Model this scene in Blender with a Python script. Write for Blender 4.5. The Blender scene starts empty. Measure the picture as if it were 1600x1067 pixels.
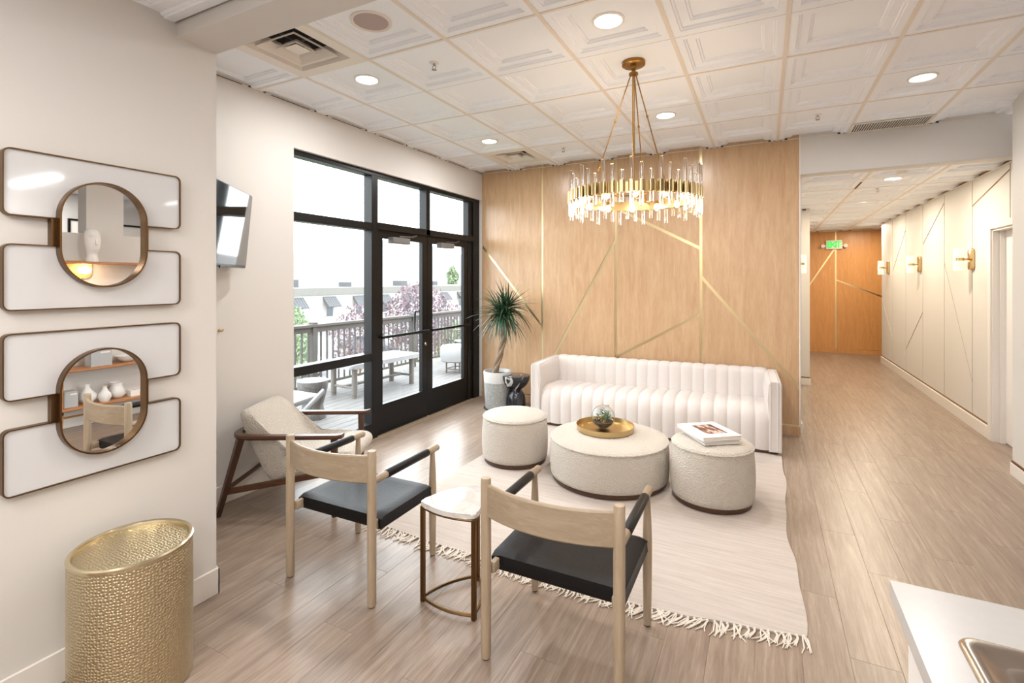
import bpy, bmesh, math, random
from mathutils import Vector, Matrix, Euler
random.seed(7)
PI = math.pi
R_ = math.radians
SC = bpy.context.scene
COL = SC.collection

# ------------------------------------------------------------------ camera, sky, exposure
cam_d = bpy.data.cameras.new('camera')
cam_d.sensor_width = 36.0
cam_d.lens = 773.9 / 1600 * 36.0
cam_d.shift_y = (437.8 - 533.5) / 1600
cam_d.clip_start = 0.05
cam_d.clip_end = 2000
cam = bpy.data.objects.new('camera', cam_d)
COL.objects.link(cam)
cam.location = (0, 0, 1.6)
cam.rotation_euler = (R_(90), 0, R_(27.117))
SC.camera = cam

SKY = 4.2            # overcast sky
DOWN = 8.4          # watts of one downlight in the lounge
FILL_PANEL = 10.5       # watts of one panel added over the kitchenette to fill the foreground
HALL = 12.0
CHAND = 2.2
SC.view_settings.view_transform = 'Standard'
SC.view_settings.look = 'None'
SC.view_settings.gamma = 1.0
SC.view_settings.use_curve_mapping = False
SC.view_settings.exposure = 1.3

world = bpy.data.worlds.new('overcast_sky')
SC.world = world
world.use_nodes = True
wn = world.node_tree.nodes
wn['Background'].inputs[0].default_value = (0.93, 0.965, 1.0, 1)
wn['Background'].inputs[1].default_value = SKY

WARM = (1.0, 0.86, 0.66)
NEUTRAL = (1.0, 0.985, 0.97)


# ------------------------------------------------------------------ materials
def lin(h):
    k = 1.0
    if '*' in h:
        h, f = h.split('*')
        k = float(f)
    h = h.lstrip('#')
    out = []
    for i in (0, 2, 4):
        c = int(h[i:i + 2], 16) / 255
        out.append(c / 12.92 if c <= 0.04045 else ((c + 0.055) / 1.055) ** 2.4)
    return (out[0] * k, out[1] * k, out[2] * k, 1)


class NT:
    def __init__(s, name):
        s.m = bpy.data.materials.new(name)
        s.m.use_nodes = True
        s.t = s.m.node_tree
        s.n = s.t.nodes
        s.b = s.n['Principled BSDF']
        s.out = s.n['Material Output']

    def add(s, kind, **kw):
        n = s.n.new(kind)
        for k, v in kw.items():
            if hasattr(n, k) and not k.startswith('i_'):
                setattr(n, k, v)
        return n

    def link(s, a, b):
        s.t.links.new(a, b)


def mat(name, color, rough=0.5, metal=0.0, bump=None, vary=None, spec=None, coat=0.0, sheen=0.0,
        emit=None, emit_s=0.0, alpha=None):
    """bump=(kind, scale, strength, distance); vary=(scale, amount) soft colour variation"""
    s = NT(name)
    b = s.b
    c = lin(color) if isinstance(color, str) else color
    b.inputs['Base Color'].default_value = c
    b.inputs['Roughness'].default_value = rough
    b.inputs['Metallic'].default_value = metal
    if spec is not None:
        b.inputs['Specular IOR Level'].default_value = spec
    if coat:
        b.inputs['Coat Weight'].default_value = coat
        b.inputs['Coat Roughness'].default_value = 0.05
    if sheen:
        b.inputs['Sheen Weight'].default_value = sheen
    if emit:
        b.inputs['Emission Color'].default_value = lin(emit) if isinstance(emit, str) else emit
        b.inputs['Emission Strength'].default_value = emit_s
    tc = s.add('ShaderNodeTexCoord')
    if vary:
        nz = s.add('ShaderNodeTexNoise')
        nz.inputs['Scale'].default_value = vary[0]
        nz.inputs['Detail'].default_value = 4
        s.link(tc.outputs['Object'], nz.inputs['Vector'])
        mx = s.add('ShaderNodeMix', data_type='RGBA')
        a = vary[1]
        mx.inputs[6].default_value = (c[0] * (1 - a), c[1] * (1 - a), c[2] * (1 - a), 1)
        mx.inputs[7].default_value = (min(1, c[0] * (1 + a)), min(1, c[1] * (1 + a)), min(1, c[2] * (1 + a)), 1)
        s.link(nz.outputs[0], mx.inputs[0])
        s.link(mx.outputs[2], b.inputs['Base Color'])
    if bump:
        kind, sc_, st, dist = bump
        if kind == 'noise':
            t = s.add('ShaderNodeTexNoise')
            t.inputs['Scale'].default_value = sc_
            t.inputs['Detail'].default_value = 3
            o = t.outputs[0]
        elif kind == 'voronoi':
            t = s.add('ShaderNodeTexVoronoi')
            t.inputs['Scale'].default_value = sc_
            o = t.outputs['Distance']
        elif kind == 'smooth':
            t = s.add('ShaderNodeTexVoronoi', feature='SMOOTH_F1')
            t.inputs['Scale'].default_value = sc_
            o = t.outputs['Distance']
        s.link(tc.outputs['Object'], t.inputs['Vector'])
        bp = s.add('ShaderNodeBump')
        bp.inputs['Strength'].default_value = st
        bp.inputs['Distance'].default_value = dist
        s.link(o, bp.inputs['Height'])
        s.link(bp.outputs[0], b.inputs['Normal'])
    return s.m


def wood(name, dark, mid, light, axis='Z', scale=1.0, rough=0.45, rand=False, bump=0.05, contrast=1.0, stretch=14.0, tint=0.12):
    """long streaky grain along one object axis; rand offsets the grain and tint per object"""
    s = NT(name)
    tc = s.add('ShaderNodeTexCoord')
    mp = s.add('ShaderNodeMapping')
    sc = [stretch * scale] * 3
    sc['XYZ'.index(axis)] = 1.0 * scale
    mp.inputs['Scale'].default_value = sc
    s.link(tc.outputs['Object'], mp.inputs['Vector'])
    vec = mp.outputs[0]
    oi = s.add('ShaderNodeObjectInfo')
    if rand:
        ad = s.add('ShaderNodeVectorMath', operation='ADD')
        ml = s.add('ShaderNodeMath', operation='MULTIPLY')
        ml.inputs[1].default_value = 87.0
        s.link(oi.outputs['Random'], ml.inputs[0])
        s.link(vec, ad.inputs[0])
        s.link(ml.outputs[0], ad.inputs[1])
        vec = ad.outputs[0]
    n1 = s.add('ShaderNodeTexNoise')
    n1.inputs['Scale'].default_value = 1.6
    n1.inputs['Detail'].default_value = 7
    n1.inputs['Roughness'].default_value = 0.62
    n1.inputs['Distortion'].default_value = 0.9
    s.link(vec, n1.inputs['Vector'])
    n2 = s.add('ShaderNodeTexNoise')
    n2.inputs['Scale'].default_value = 7.0
    n2.inputs['Detail'].default_value = 5
    n2.inputs['Roughness'].default_value = 0.7
    s.link(vec, n2.inputs['Vector'])
    mixf = s.add('ShaderNodeMix', data_type='FLOAT')
    mixf.inputs[0].default_value = 0.4
    s.link(n1.outputs[0], mixf.inputs[2])
    s.link(n2.outputs[0], mixf.inputs[3])
    rp = s.add('ShaderNodeValToRGB')
    e = rp.color_ramp.elements
    h = 0.17 / contrast
    e[0].position = 0.5 - h
    e[0].color = lin(dark)
    e[1].position = 0.5 + h
    e[1].color = lin(light)
    m = e.new(0.5)
    m.color = lin(mid)
    s.link(mixf.outputs[0], rp.inputs[0])
    colout = rp.outputs[0]
    if rand:
        hs = s.add('ShaderNodeHueSaturation')
        mr = s.add('ShaderNodeMapRange')
        mr.inputs[3].default_value = 1 - tint
        mr.inputs[4].default_value = 1 + tint
        s.link(oi.outputs['Random'], mr.inputs[0])
        s.link(mr.outputs[0], hs.inputs['Value'])
        s.link(colout, hs.inputs['Color'])
        colout = hs.outputs[0]
    s.link(colout, s.b.inputs['Base Color'])
    s.b.inputs['Roughness'].default_value = rough
    if bump:
        bp = s.add('ShaderNodeBump')
        bp.inputs['Strength'].default_value = bump
        bp.inputs['Distance'].default_value = 0.002
        s.link(mixf.outputs[0], bp.inputs['Height'])
        s.link(bp.outputs[0], s.b.inputs['Normal'])
    return s.m


def glass(name, color=(1, 1, 1, 1), rough=0.0, ior=1.45):
    s = NT(name)
    s.b.inputs['Base Color'].default_value = color
    s.b.inputs['Roughness'].default_value = rough
    s.b.inputs['Transmission Weight'].default_value = 1.0
    s.b.inputs['IOR'].default_value = ior
    return s.m


def pane_glass(name, tint=(0.97, 0.985, 0.98, 1)):
    """thin architectural glazing: mostly straight-through with a mirror-like fresnel sheen"""
    s = NT(name)
    s.n.remove(s.b)
    tr = s.add('ShaderNodeBsdfTransparent')
    tr.inputs[0].default_value = tint
    gl = s.add('ShaderNodeBsdfGlossy')
    gl.inputs['Roughness'].default_value = 0.0
    lw = s.add('ShaderNodeLayerWeight')
    lw.inputs[0].default_value = 0.5
    pw = s.add('ShaderNodeMath', operation='POWER')
    pw.inputs[1].default_value = 5.0
    s.link(lw.outputs['Facing'], pw.inputs[0])
    fr = s.add('ShaderNodeMath', operation='MULTIPLY_ADD')
    fr.inputs[1].default_value = 0.9
    fr.inputs[2].default_value = 0.035
    s.link(pw.outputs[0], fr.inputs[0])
    mx = s.add('ShaderNodeMixShader')
    s.link(fr.outputs[0], mx.inputs[0])
    s.link(tr.outputs[0], mx.inputs[1])
    s.link(gl.outputs[0], mx.inputs[2])
    s.link(mx.outputs[0], s.out.inputs[0])
    return s.m


def emis(name, color, strength):
    s = NT(name)
    c = lin(color) if isinstance(color, str) else color
    s.b.inputs['Base Color'].default_value = (0.8, 0.8, 0.8, 1)
    s.b.inputs['Emission Color'].default_value = c
    s.b.inputs['Emission Strength'].default_value = strength
    return s.m


def marble(name, base, vein, scale=4.0, lo=0.48, hi=0.52, rough=0.12):
    s = NT(name)
    tc = s.add('ShaderNodeTexCoord')
    n = s.add('ShaderNodeTexNoise')
    n.inputs['Scale'].default_value = scale
    n.inputs['Detail'].default_value = 6
    n.inputs['Distortion'].default_value = 2.2
    s.link(tc.outputs['Object'], n.inputs['Vector'])
    rp = s.add('ShaderNodeValToRGB')
    e = rp.color_ramp.elements
    e[0].position = lo - 0.03
    e[0].color = lin(base)
    e[1].position = hi + 0.03
    e[1].color = lin(base)
    m = e.new((lo + hi) / 2)
    m.color = lin(vein)
    s.link(n.outputs[0], rp.inputs[0])
    s.link(rp.outputs[0], s.b.inputs['Base Color'])
    s.b.inputs['Roughness'].default_value = rough
    return s.m


def speckle(name, base, spot, scale=120, rough=0.7):
    s = NT(name)
    tc = s.add('ShaderNodeTexCoord')
    n = s.add('ShaderNodeTexNoise')
    n.inputs['Scale'].default_value = scale
    n.inputs['Detail'].default_value = 2
    s.link(tc.outputs['Object'], n.inputs['Vector'])
    rp = s.add('ShaderNodeValToRGB')
    e = rp.color_ramp.elements
    e[0].position = 0.4
    e[0].color = lin(spot)
    e[1].position = 0.6
    e[1].color = lin(base)
    s.link(n.outputs[0], rp.inputs[0])
    s.link(rp.outputs[0], s.b.inputs['Base Color'])
    s.b.inputs['Roughness'].default_value = rough
    return s.m


def rug_mat():
    s = NT('flatweave_wool')
    tc = s.add('ShaderNodeTexCoord')
    mp = s.add('ShaderNodeMapping')
    mp.inputs['Scale'].default_value = (1.6, 30, 30)
    s.link(tc.outputs['Object'], mp.inputs['Vector'])
    n = s.add('ShaderNodeTexNoise')
    n.inputs['Scale'].default_value = 2.0
    n.inputs['Detail'].default_value = 6
    n.inputs['Roughness'].default_value = 0.65
    s.link(mp.outputs[0], n.inputs['Vector'])
    rp = s.add('ShaderNodeValToRGB')
    e = rp.color_ramp.elements
    e[0].position = 0.3
    e[0].color = (0.44, 0.38, 0.338, 1)
    e[1].position = 0.68
    e[1].color = (0.54, 0.485, 0.445, 1)
    s.link(n.outputs[0], rp.inputs[0])
    s.link(rp.outputs[0], s.b.inputs['Base Color'])
    s.b.inputs['Roughness'].default_value = 0.95
    s.b.inputs['Specular IOR Level'].default_value = 0.1
    mp2 = s.add('ShaderNodeMapping')
    mp2.inputs['Scale'].default_value = (60, 260, 1)
    s.link(tc.outputs['Object'], mp2.inputs['Vector'])
    n2 = s.add('ShaderNodeTexNoise')
    n2.inputs['Scale'].default_value = 1.0
    s.link(mp2.outputs[0], n2.inputs['Vector'])
    bp = s.add('ShaderNodeBump')
    bp.inputs['Strength'].default_value = 0.5
    bp.inputs['Distance'].default_value = 0.004
    s.link(n2.outputs[0], bp.inputs['Height'])
    s.link(bp.outputs[0], s.b.inputs['Normal'])
    return s.m


def weave(name, color, rough=0.9, scale=700, strength=0.35):
    return mat(name, color, rough, bump=('noise', scale, strength, 0.002), vary=(90, 0.05), spec=0.15, sheen=0.15)


def hammered(name, color, radius, flat=False):
    """rows of small round dimples: a 2-D cell pattern wrapped round the drum (or laid flat on its top)"""
    s = NT(name)
    s.b.inputs['Base Color'].default_value = color
    s.b.inputs['Metallic'].default_value = 1.0
    s.b.inputs['Roughness'].default_value = 0.3
    tc = s.add('ShaderNodeTexCoord')
    v = tc.outputs['Object']
    if not flat:
        sp = s.add('ShaderNodeSeparateXYZ')
        s.link(v, sp.inputs[0])
        at = s.add('ShaderNodeMath', operation='ARCTAN2')
        s.link(sp.outputs[1], at.inputs[0])
        s.link(sp.outputs[0], at.inputs[1])
        ml = s.add('ShaderNodeMath', operation='MULTIPLY')
        ml.inputs[1].default_value = radius
        s.link(at.outputs[0], ml.inputs[0])
        cb = s.add('ShaderNodeCombineXYZ')
        s.link(ml.outputs[0], cb.inputs[0])
        s.link(sp.outputs[2], cb.inputs[1])
        v = cb.outputs[0]
    vo = s.add('ShaderNodeTexVoronoi', voronoi_dimensions='2D', feature='F1')
    vo.inputs['Scale'].default_value = 88
    vo.inputs['Randomness'].default_value = 0.55
    s.link(v, vo.inputs['Vector'])
    mr = s.add('ShaderNodeMapRange', interpolation_type='SMOOTHSTEP')
    mr.inputs[1].default_value = 0.0
    mr.inputs[2].default_value = 0.55
    s.link(vo.outputs['Distance'], mr.inputs[0])
    bp = s.add('ShaderNodeBump')
    bp.inputs['Strength'].default_value = 0.75
    bp.inputs['Distance'].default_value = 0.0035
    s.link(mr.outputs[0], bp.inputs['Height'])
    s.link(bp.outputs[0], s.b.inputs['Normal'])
    return s.m


M = {}
M['wall'] = mat('warm_white_paint', '#dad6d1*0.9', 0.62, bump=('noise', 260, 0.06, 0.002))
M['trim'] = mat('trim_paint', '#e9e3dc*0.88', 0.45)
M['white'] = mat('white_satin', '#eeeae6*0.9', 0.4)
M['tile'] = mat('ceiling_tile_white', (0.86, 0.885, 0.93, 1), 0.55)
M['grid'] = mat('ceiling_grid_cream', '#e2d8cd', 0.5)
M['dark'] = mat('dark_void', '#15120f', 0.9)
M['floor'] = wood('laminate_plank', '#a18a79*0.54', '#b39d8b*0.58', '#c2af9e*0.65', axis='Y', scale=1.0, rough=0.32, rand=True, stretch=18, tint=0.05, contrast=1.2)
M['maple'] = wood('maple_veneer', '#cfa47b*0.69', '#dab48c*0.73', '#e3c09a*0.76', axis='Z', scale=1.1, rough=0.28, rand=True, stretch=9, tint=0.025, contrast=0.9, bump=0.02)
M['maple_far'] = wood('maple_veneer_end', '#b9824a', '#c98f54', '#d59c60', axis='Z', scale=1.1, rough=0.4, rand=True, stretch=9, tint=0.03, contrast=0.8, bump=0.02)
M['brass'] = mat('brushed_brass', '#c9b184', 0.28, 1.0, bump=('noise', 300, 0.05, 0.001))
M['brass_dark'] = mat('aged_brass', '#9a7440', 0.3, 1.0)
M['inlay'] = mat('champagne_inlay', '#d6c49a', 0.3, 1.0)
M['bronze'] = mat('bronze_strip', '#8d6438', 0.38, 1.0)
M['frame'] = mat('dark_bronze_frame', '#6e5335', 0.32, 1.0)
M['closer'] = mat('closer_grey', (0.16, 0.155, 0.15, 1), 0.45)
M['black'] = mat('black_anodised', (0.004, 0.004, 0.0045, 1), 0.4, bump=('noise', 400, 0.04, 0.001), spec=0.3)
M['blackgloss'] = mat('black_plastic', '#0d0d0f', 0.25)
M['pane'] = pane_glass('window_glass')
M['mirror'] = mat('mirror_silver', (0.93, 0.93, 0.92, 1), 0.0, 1.0)
M['opal'] = mat('white_back_painted_glass', '#e9e9ea*0.74', 0.04, 0.0, coat=1.0)
M['hammered'] = hammered('hammered_brass', (0.60, 0.51, 0.34, 1), 0.2)
M['hammered_top'] = hammered('hammered_brass_top', (0.60, 0.51, 0.34, 1), 0.2, True)
M['hammered_rim'] = mat('polished_brass_rim', (0.63, 0.55, 0.38, 1), 0.22, 1.0)
M['sofa'] = weave('ivory_linen', (0.65, 0.605, 0.58, 1))
M['boucle'] = mat('ivory_boucle', (0.63, 0.575, 0.505, 1), 0.95, bump=('voronoi', 120, 0.9, 0.010), vary=(190, 0.22), spec=0.1, sheen=0.2)
M['plinth'] = wood('walnut_plinth', '#3a2418', '#4a2f20', '#5a3b28', axis='X', rough=0.4)
M['ash'] = wood('pale_ash', '#cdb292*0.49', '#d9c1a3*0.53', '#e3cfb5*0.57', axis='Z', scale=2.0, rough=0.45, stretch=10, contrast=0.8)
M['ash_x'] = wood('pale_ash_rail', '#c9b195*0.45', '#d4bd9f*0.49', '#dfcab0*0.53', axis='X', scale=2.0, rough=0.45, stretch=9, contrast=0.9)
M['leather'] = mat('black_leather', (0.006, 0.0055, 0.0065, 1), 0.48, bump=('noise', 55, 0.25, 0.004), vary=(9, 0.25), spec=0.2)
M['leather_wrap'] = mat('black_leather_wrap', (0.004, 0.0035, 0.004, 1), 0.42, bump=('noise', 160, 0.12, 0.002), spec=0.22)
M['walnut'] = wood('walnut', '#4e2f1e*0.55', '#684128*0.55', '#7c5134*0.55', axis='X', scale=2.0, rough=0.35, stretch=12)
M['walnut_z'] = wood('walnut_leg', '#3f2517*0.55', '#553421*0.55', '#69452d*0.55', axis='Z', scale=2.0, rough=0.35, stretch=12)
M['rubber'] = mat('dark_glide', '#2a2522', 0.7)
M['rug'] = rug_mat()
M['fringe'] = mat('cotton_fringe', '#e8dfd3*0.85', 0.95, vary=(60, 0.08), spec=0.1)
M['whitetop'] = marble('white_stone_top', '#ebe8e5*0.76', '#e3ddd7*0.74', 5.0)
M['quartz'] = mat('white_quartz', '#efebe7*0.5', 0.25, vary=(40, 0.03))
M['blackmarble'] = marble('black_marble', '#202126', '#c9c8c8', 3.2, 0.6, 0.625)
M['steel'] = mat('brushed_steel', '#b9b0a6', 0.26, 1.0, bump=('noise', 500, 0.04, 0.001))
M['pot_white'] = mat('pot_glaze', '#d9dad9*0.8', 0.5)
M['pot_grey'] = speckle('pot_concrete', '#bcbdbb*0.75', '#8e9090*0.75', 110)
M['soil'] = mat('soil', '#3a2a1d', 0.95, bump=('noise', 60, 0.8, 0.01))
M['bark'] = mat('dracaena_bark', '#8a7763', 0.85, bump=('noise', 60, 0.6, 0.01), vary=(30, 0.3))
M['leaf'] = mat('dracaena_leaf', '#27472e', 0.35, vary=(6, 0.4))
M['leaf_small'] = mat('succulent_leaf', (0.10, 0.18, 0.08, 1), 0.5, vary=(30, 0.4))
M['clear'] = glass('clear_glass')
M['acrylic'] = glass('crystal_acrylic', ior=1.42)
M['bulb'] = emis('warm_bulb', (1.0, 0.66, 0.32, 1), 9)
M['lens'] = emis('downlight_lens', (1.0, 0.92, 0.82, 1), 9)
M['panel_lens'] = emis('ceiling_panel_lens', (1.0, 0.95, 0.9, 1), 4)
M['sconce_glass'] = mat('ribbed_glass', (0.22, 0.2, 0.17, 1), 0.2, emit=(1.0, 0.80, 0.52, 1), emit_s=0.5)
M['speaker'] = mat('speaker_mesh', '#b7a7a3', 0.8, bump=('voronoi', 300, 0.6, 0.004))
M['vent'] = mat('vent_white', '#e4dcd3', 0.45)
M['ventdark'] = mat('duct_metal', '#5d5a58', 0.5, 0.6)
M['screen'] = mat('screen_glass', '#0b0c0f', 0.05, 0.0, coat=1.0, spec=1.0)
M['exitgreen'] = mat('exit_letters', (0.0, 0.2, 0.03, 1), 0.4, emit=(0.01, 0.6, 0.07, 1), emit_s=0.6)
M['signwhite'] = mat('sign_housing', '#e6ddd2', 0.5)
M['paper'] = mat('book_pages', '#e8e2da', 0.9)
M['coverwhite'] = mat('book_cover', '#f0ece8*0.86', 0.35)
M['covergrey'] = mat('book_cover_grey', '#cfcac6', 0.4)
M['grey_box'] = mat('grey_carton', '#a9aaab', 0.8)
M['ceramic'] = mat('matt_ceramic', '#dcdad7', 0.75, vary=(12, 0.06))
M['plaster'] = mat('plaster', '#e9e6e2', 0.8)
M['oak'] = wood('oak_shelf', '#8f5d35', '#a56f42', '#b98352', axis='Y', rough=0.4)
M['deck'] = wood('grey_deck', '#5c5a59*0.6', '#706e6d*0.62', '#82807e*0.65', axis='Y', rough=0.7, rand=True, stretch=20, tint=0.12)
M['rail'] = mat('weathered_rail', '#403d3b', 0.7, vary=(6, 0.15))
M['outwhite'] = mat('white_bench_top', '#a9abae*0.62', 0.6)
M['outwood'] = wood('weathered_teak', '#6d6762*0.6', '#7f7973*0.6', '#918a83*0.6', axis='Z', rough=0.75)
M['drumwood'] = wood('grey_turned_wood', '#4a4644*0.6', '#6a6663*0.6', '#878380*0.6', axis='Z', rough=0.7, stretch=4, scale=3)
M['stucco'] = mat('pale_stucco', '#c2bfba*0.55', 0.9)
M['band'] = mat('parapet_band', '#85847f*0.5', 0.9)
M['awning'] = mat('grey_awning', '#5d6065*0.5', 0.8)
M['winglass'] = mat('far_window', '#3c454d', 0.2)
M['grass'] = mat('lawn', '#6d7d60*0.8', 0.95, vary=(1.5, 0.15))
M['asphalt'] = mat('asphalt', '#77777b*0.6', 0.95, vary=(0.6, 0.06))
M['hill'] = mat('haze_tinted_hillside', '#8d9a9b*0.6', 1.0, vary=(0.05, 0.12))  # pale greyed green, distance haze put into the colour
M['green'] = mat('green_foliage', '#6f8163*0.9', 0.8, vary=(3, 0.2))
M['plum'] = mat('plum_foliage', '#6b5963*0.7', 0.8, vary=(3, 0.25))
M['carwhite'] = mat('car_silver', '#d8d9dc', 0.3, coat=0.5)
M['cardark'] = mat('car_charcoal', '#4a4c52', 0.3, coat=0.5)
M['tyre'] = mat('tyre', '#1d1d1f', 0.9)
M['taillight'] = mat('tail_light', '#b9262a', 0.3)
M['picture'] = mat('picture_paper', '#e9e3da', 0.8)
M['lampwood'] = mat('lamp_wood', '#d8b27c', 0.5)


# ------------------------------------------------------------------ mesh helpers
def B():
    return bmesh.new()


def xf(bm, verts, mtx):
    if mtx is not None:
        bmesh.ops.transform(bm, matrix=mtx, verts=verts)


def box(bm, x0, x1, y0, y1, z0, z1, bev=0.0, seg=1, mtx=None):
    t = bmesh.new()
    bmesh.ops.create_cube(t, size=1)
    bmesh.ops.transform(t, matrix=Matrix.Translation(((x0 + x1) / 2, (y0 + y1) / 2, (z0 + z1) / 2)) @
                        Matrix.Diagonal((abs(x1 - x0), abs(y1 - y0), abs(z1 - z0), 1)), verts=t.verts)
    if bev > 0:
        bmesh.ops.bevel(t, geom=list(t.edges), offset=bev, segments=seg, profile=0.5, affect='EDGES')
    if mtx is not None:
        bmesh.ops.transform(t, matrix=mtx, verts=t.verts)
    merge(bm, t)
    t.free()


def merge(bm, t):
    mp = {}
    for v in t.verts:
        mp[v] = bm.verts.new(v.co)
    for f in t.faces:
        try:
            bm.faces.new([mp[v] for v in f.verts])
        except ValueError:
            pass


def loft(bm, rings, cap=True, closed=True):
    """rings: lists of points of equal count; closed joins each ring's end to its start"""
    vr = [[bm.verts.new(p) for p in r] for r in rings]
    n = len(vr[0])
    for a, b in zip(vr, vr[1:]):
        for i in range(n if closed else n - 1):
            j = (i + 1) % n
            bm.faces.new((a[i], a[j], b[j], b[i]))
    if cap and closed:
        bm.faces.new(list(reversed(vr[0])))
        bm.faces.new(vr[-1])
    return vr


def tube(bm, pts, r, n=8, cap=True, up=None, flat=1.0):
    """sweep a round (or flattened) section along points; r number or list"""
    pts = [Vector(p) for p in pts]
    rs = r if isinstance(r, (list, tuple)) else [r] * len(pts)
    tang = []
    for i in range(len(pts)):
        a = pts[max(i - 1, 0)]
        b = pts[min(i + 1, len(pts) - 1)]
        tang.append((b - a).normalized())
    u = Vector(up) if up else (Vector((0, 0, 1)) if abs(tang[0].z) < 0.9 else Vector((1, 0, 0)))
    rings = []
    for p, t, rr in zip(pts, tang, rs):
        s = t.cross(u)
        if s.length < 1e-6:
            s = t.cross(Vector((0, 1, 0)))
        s.normalize()
        w = s.cross(t).normalized()
        u = w
        rings.append([p + s * (rr * math.cos(2 * PI * k / n)) + w * (rr * flat * math.sin(2 * PI * k / n)) for k in range(n)])
    loft(bm, rings, cap)


def lathe(bm, prof, n=32, c=(0, 0, 0), a0=0.0):
    """prof: (r, z) list; r = 0 closes with a fan"""
    cx, cy, cz = c
    rows = []
    for r, z in prof:
        if r < 1e-6:
            rows.append([bm.verts.new((cx, cy, cz + z))])
        else:
            rows.append([bm.verts.new((cx + r * math.cos(a0 + 2 * PI * k / n), cy + r * math.sin(a0 + 2 * PI * k / n), cz + z)) for k in range(n)])
    for a, b in zip(rows, rows[1:]):
        for k in range(n):
            j = (k + 1) % n
            if len(a) == 1 and len(b) == 1:
                continue
            if len(a) == 1:
                bm.faces.new((a[0], b[j], b[k]))
            elif len(b) == 1:
                bm.faces.new((a[k], a[j], b[0]))
            else:
                bm.faces.new((a[k], a[j], b[j], b[k]))


def prism(bm, poly, d0, d1, plane='xz', bev=0.0, seg=1):
    """extrude a 2-D polygon: plane xz -> depth y; yz -> depth x; xy -> depth z"""
    def P(p, d):
        return {'xz': (p[0], d, p[1]), 'yz': (d, p[0], p[1]), 'xy': (p[0], p[1], d)}[plane]
    t = bmesh.new()
    loft(t, [[P(p, d0) for p in poly], [P(p, d1) for p in poly]])
    if bev > 0:
        bmesh.ops.bevel(t, geom=list(t.edges), offset=bev, segments=seg, profile=0.5, affect='EDGES')
    merge(bm, t)
    t.free()


def rrect(w, h, r, n=5, cx=0, cy=0):
    out = []
    for (sx, sy, a) in ((1, 1, 0), (-1, 1, 90), (-1, -1, 180), (1, -1, 270)):
        for k in range(n + 1):
            t = R_(a + 90 * k / n)
            out.append((cx + sx * (w / 2 - r) + r * math.cos(t), cy + sy * (h / 2 - r) + r * math.sin(t)))
    return out


def ring_prism(bm, outer, inner, d0, d1, plane='yz'):
    """frame between two outlines with equal point counts"""
    def P(p, d):
        return {'xz': (p[0], d, p[1]), 'yz': (d, p[0], p[1]), 'xy': (p[0], p[1], d)}[plane]
    sec = [(outer, d0), (outer, d1), (inner, d1), (inner, d0)]
    rows = [[bm.verts.new(P(p, d)) for p in o] for o, d in sec]
    n = len(outer)
    for i in range(4):
        a, b = rows[i], rows[(i + 1) % 4]
        for k in range(n):
            j = (k + 1) % n
            bm.faces.new((a[k], a[j], b[j], b[k]))


def to_mesh(name, bm, m=None, smooth=True, angle=35):
    bmesh.ops.recalc_face_normals(bm, faces=bm.faces)
    me = bpy.data.meshes.new(name)
    bm.to_mesh(me)
    bm.free()
    if m is not None:
        me.materials.append(m)
    if smooth:
        me.polygons.foreach_set('use_smooth', [True] * len(me.polygons))
        me.set_sharp_from_angle(angle=R_(angle))
    return me


def obj(name, bm, m=None, parent=None, smooth=True, angle=35, loc=None, rot=None, kind=None, label=None):
    me = bm if isinstance(bm, bpy.types.Mesh) else to_mesh(name, bm, m, smooth, angle)
    o = bpy.data.objects.new(name, me)
    COL.objects.link(o)
    if parent:
        o.parent = parent
    if loc:
        o.location = loc
    if rot:
        o.rotation_euler = rot
    if kind:
        o['kind'] = kind
    if label:
        o['label'] = label
    return o


def thing(name, label, cat, loc=(0, 0, 0), rz=0.0, group=None):
    o = bpy.data.objects.new(name, None)
    o.empty_display_size = 0.1
    COL.objects.link(o)
    o.location = loc
    o.rotation_euler = (0, 0, rz)
    o['label'] = label
    o['category'] = cat
    if group:
        o['group'] = group
    return o


def tag(o, label, cat, group=None):
    o['label'] = label
    o['category'] = cat
    if group:
        o['group'] = group
    return o


def struct(name, bm, m, smooth=False):
    o = obj(name, bm, m, None, smooth)
    o['kind'] = 'structure'
    return o


def dup(root, loc=None, rz=None, label=None):
    r = root.copy()
    COL.objects.link(r)
    if loc is not None:
        r.location = loc
    if rz is not None:
        r.rotation_euler = (r.rotation_euler[0], r.rotation_euler[1], rz)
    if label:
        r['label'] = label
    for ch in list(root.children):
        c = ch.copy()
        COL.objects.link(c)
        c.parent = r
        for g in list(ch.children):
            d = g.copy()
            COL.objects.link(d)
            d.parent = c
    return r


def area(name, parent, loc, size, watts, color, rot=(0, 0, 0), shape='DISK', size_y=None, spread=180):
    l = bpy.data.lights.new(name, 'AREA')
    l.shape = shape
    l.size = size
    if size_y:
        l.size_y = size_y
    l.energy = watts
    l.color = color
    l.spread = R_(spread)
    o = bpy.data.objects.new(name, l)
    COL.objects.link(o)
    o.parent = parent
    o.location = loc
    o.rotation_euler = rot
    return o


def point(name, parent, loc, watts, color, radius=0.03):
    l = bpy.data.lights.new(name, 'POINT')
    l.energy = watts
    l.color = color
    l.shadow_soft_size = radius
    o = bpy.data.objects.new(name, l)
    COL.objects.link(o)
    o.parent = parent
    o.location = loc
    return o


# ------------------------------------------------------------------ room dimensions
XL, XN, XR, XH, YW, YB = -3.462, -2.5, 1.806, 2.0, 5.853, 1.565
ZC, ZK, ZH = 3.05, 2.82, 2.68

# floor: one slab, planks laid on it along y
bm = B()
box(bm, -3.7, 5.5, -3.2, 14.6, -0.2, -0.006)
floor = struct('floor', bm, M['floor'])
PW, PL = 0.18, 1.22


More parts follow.
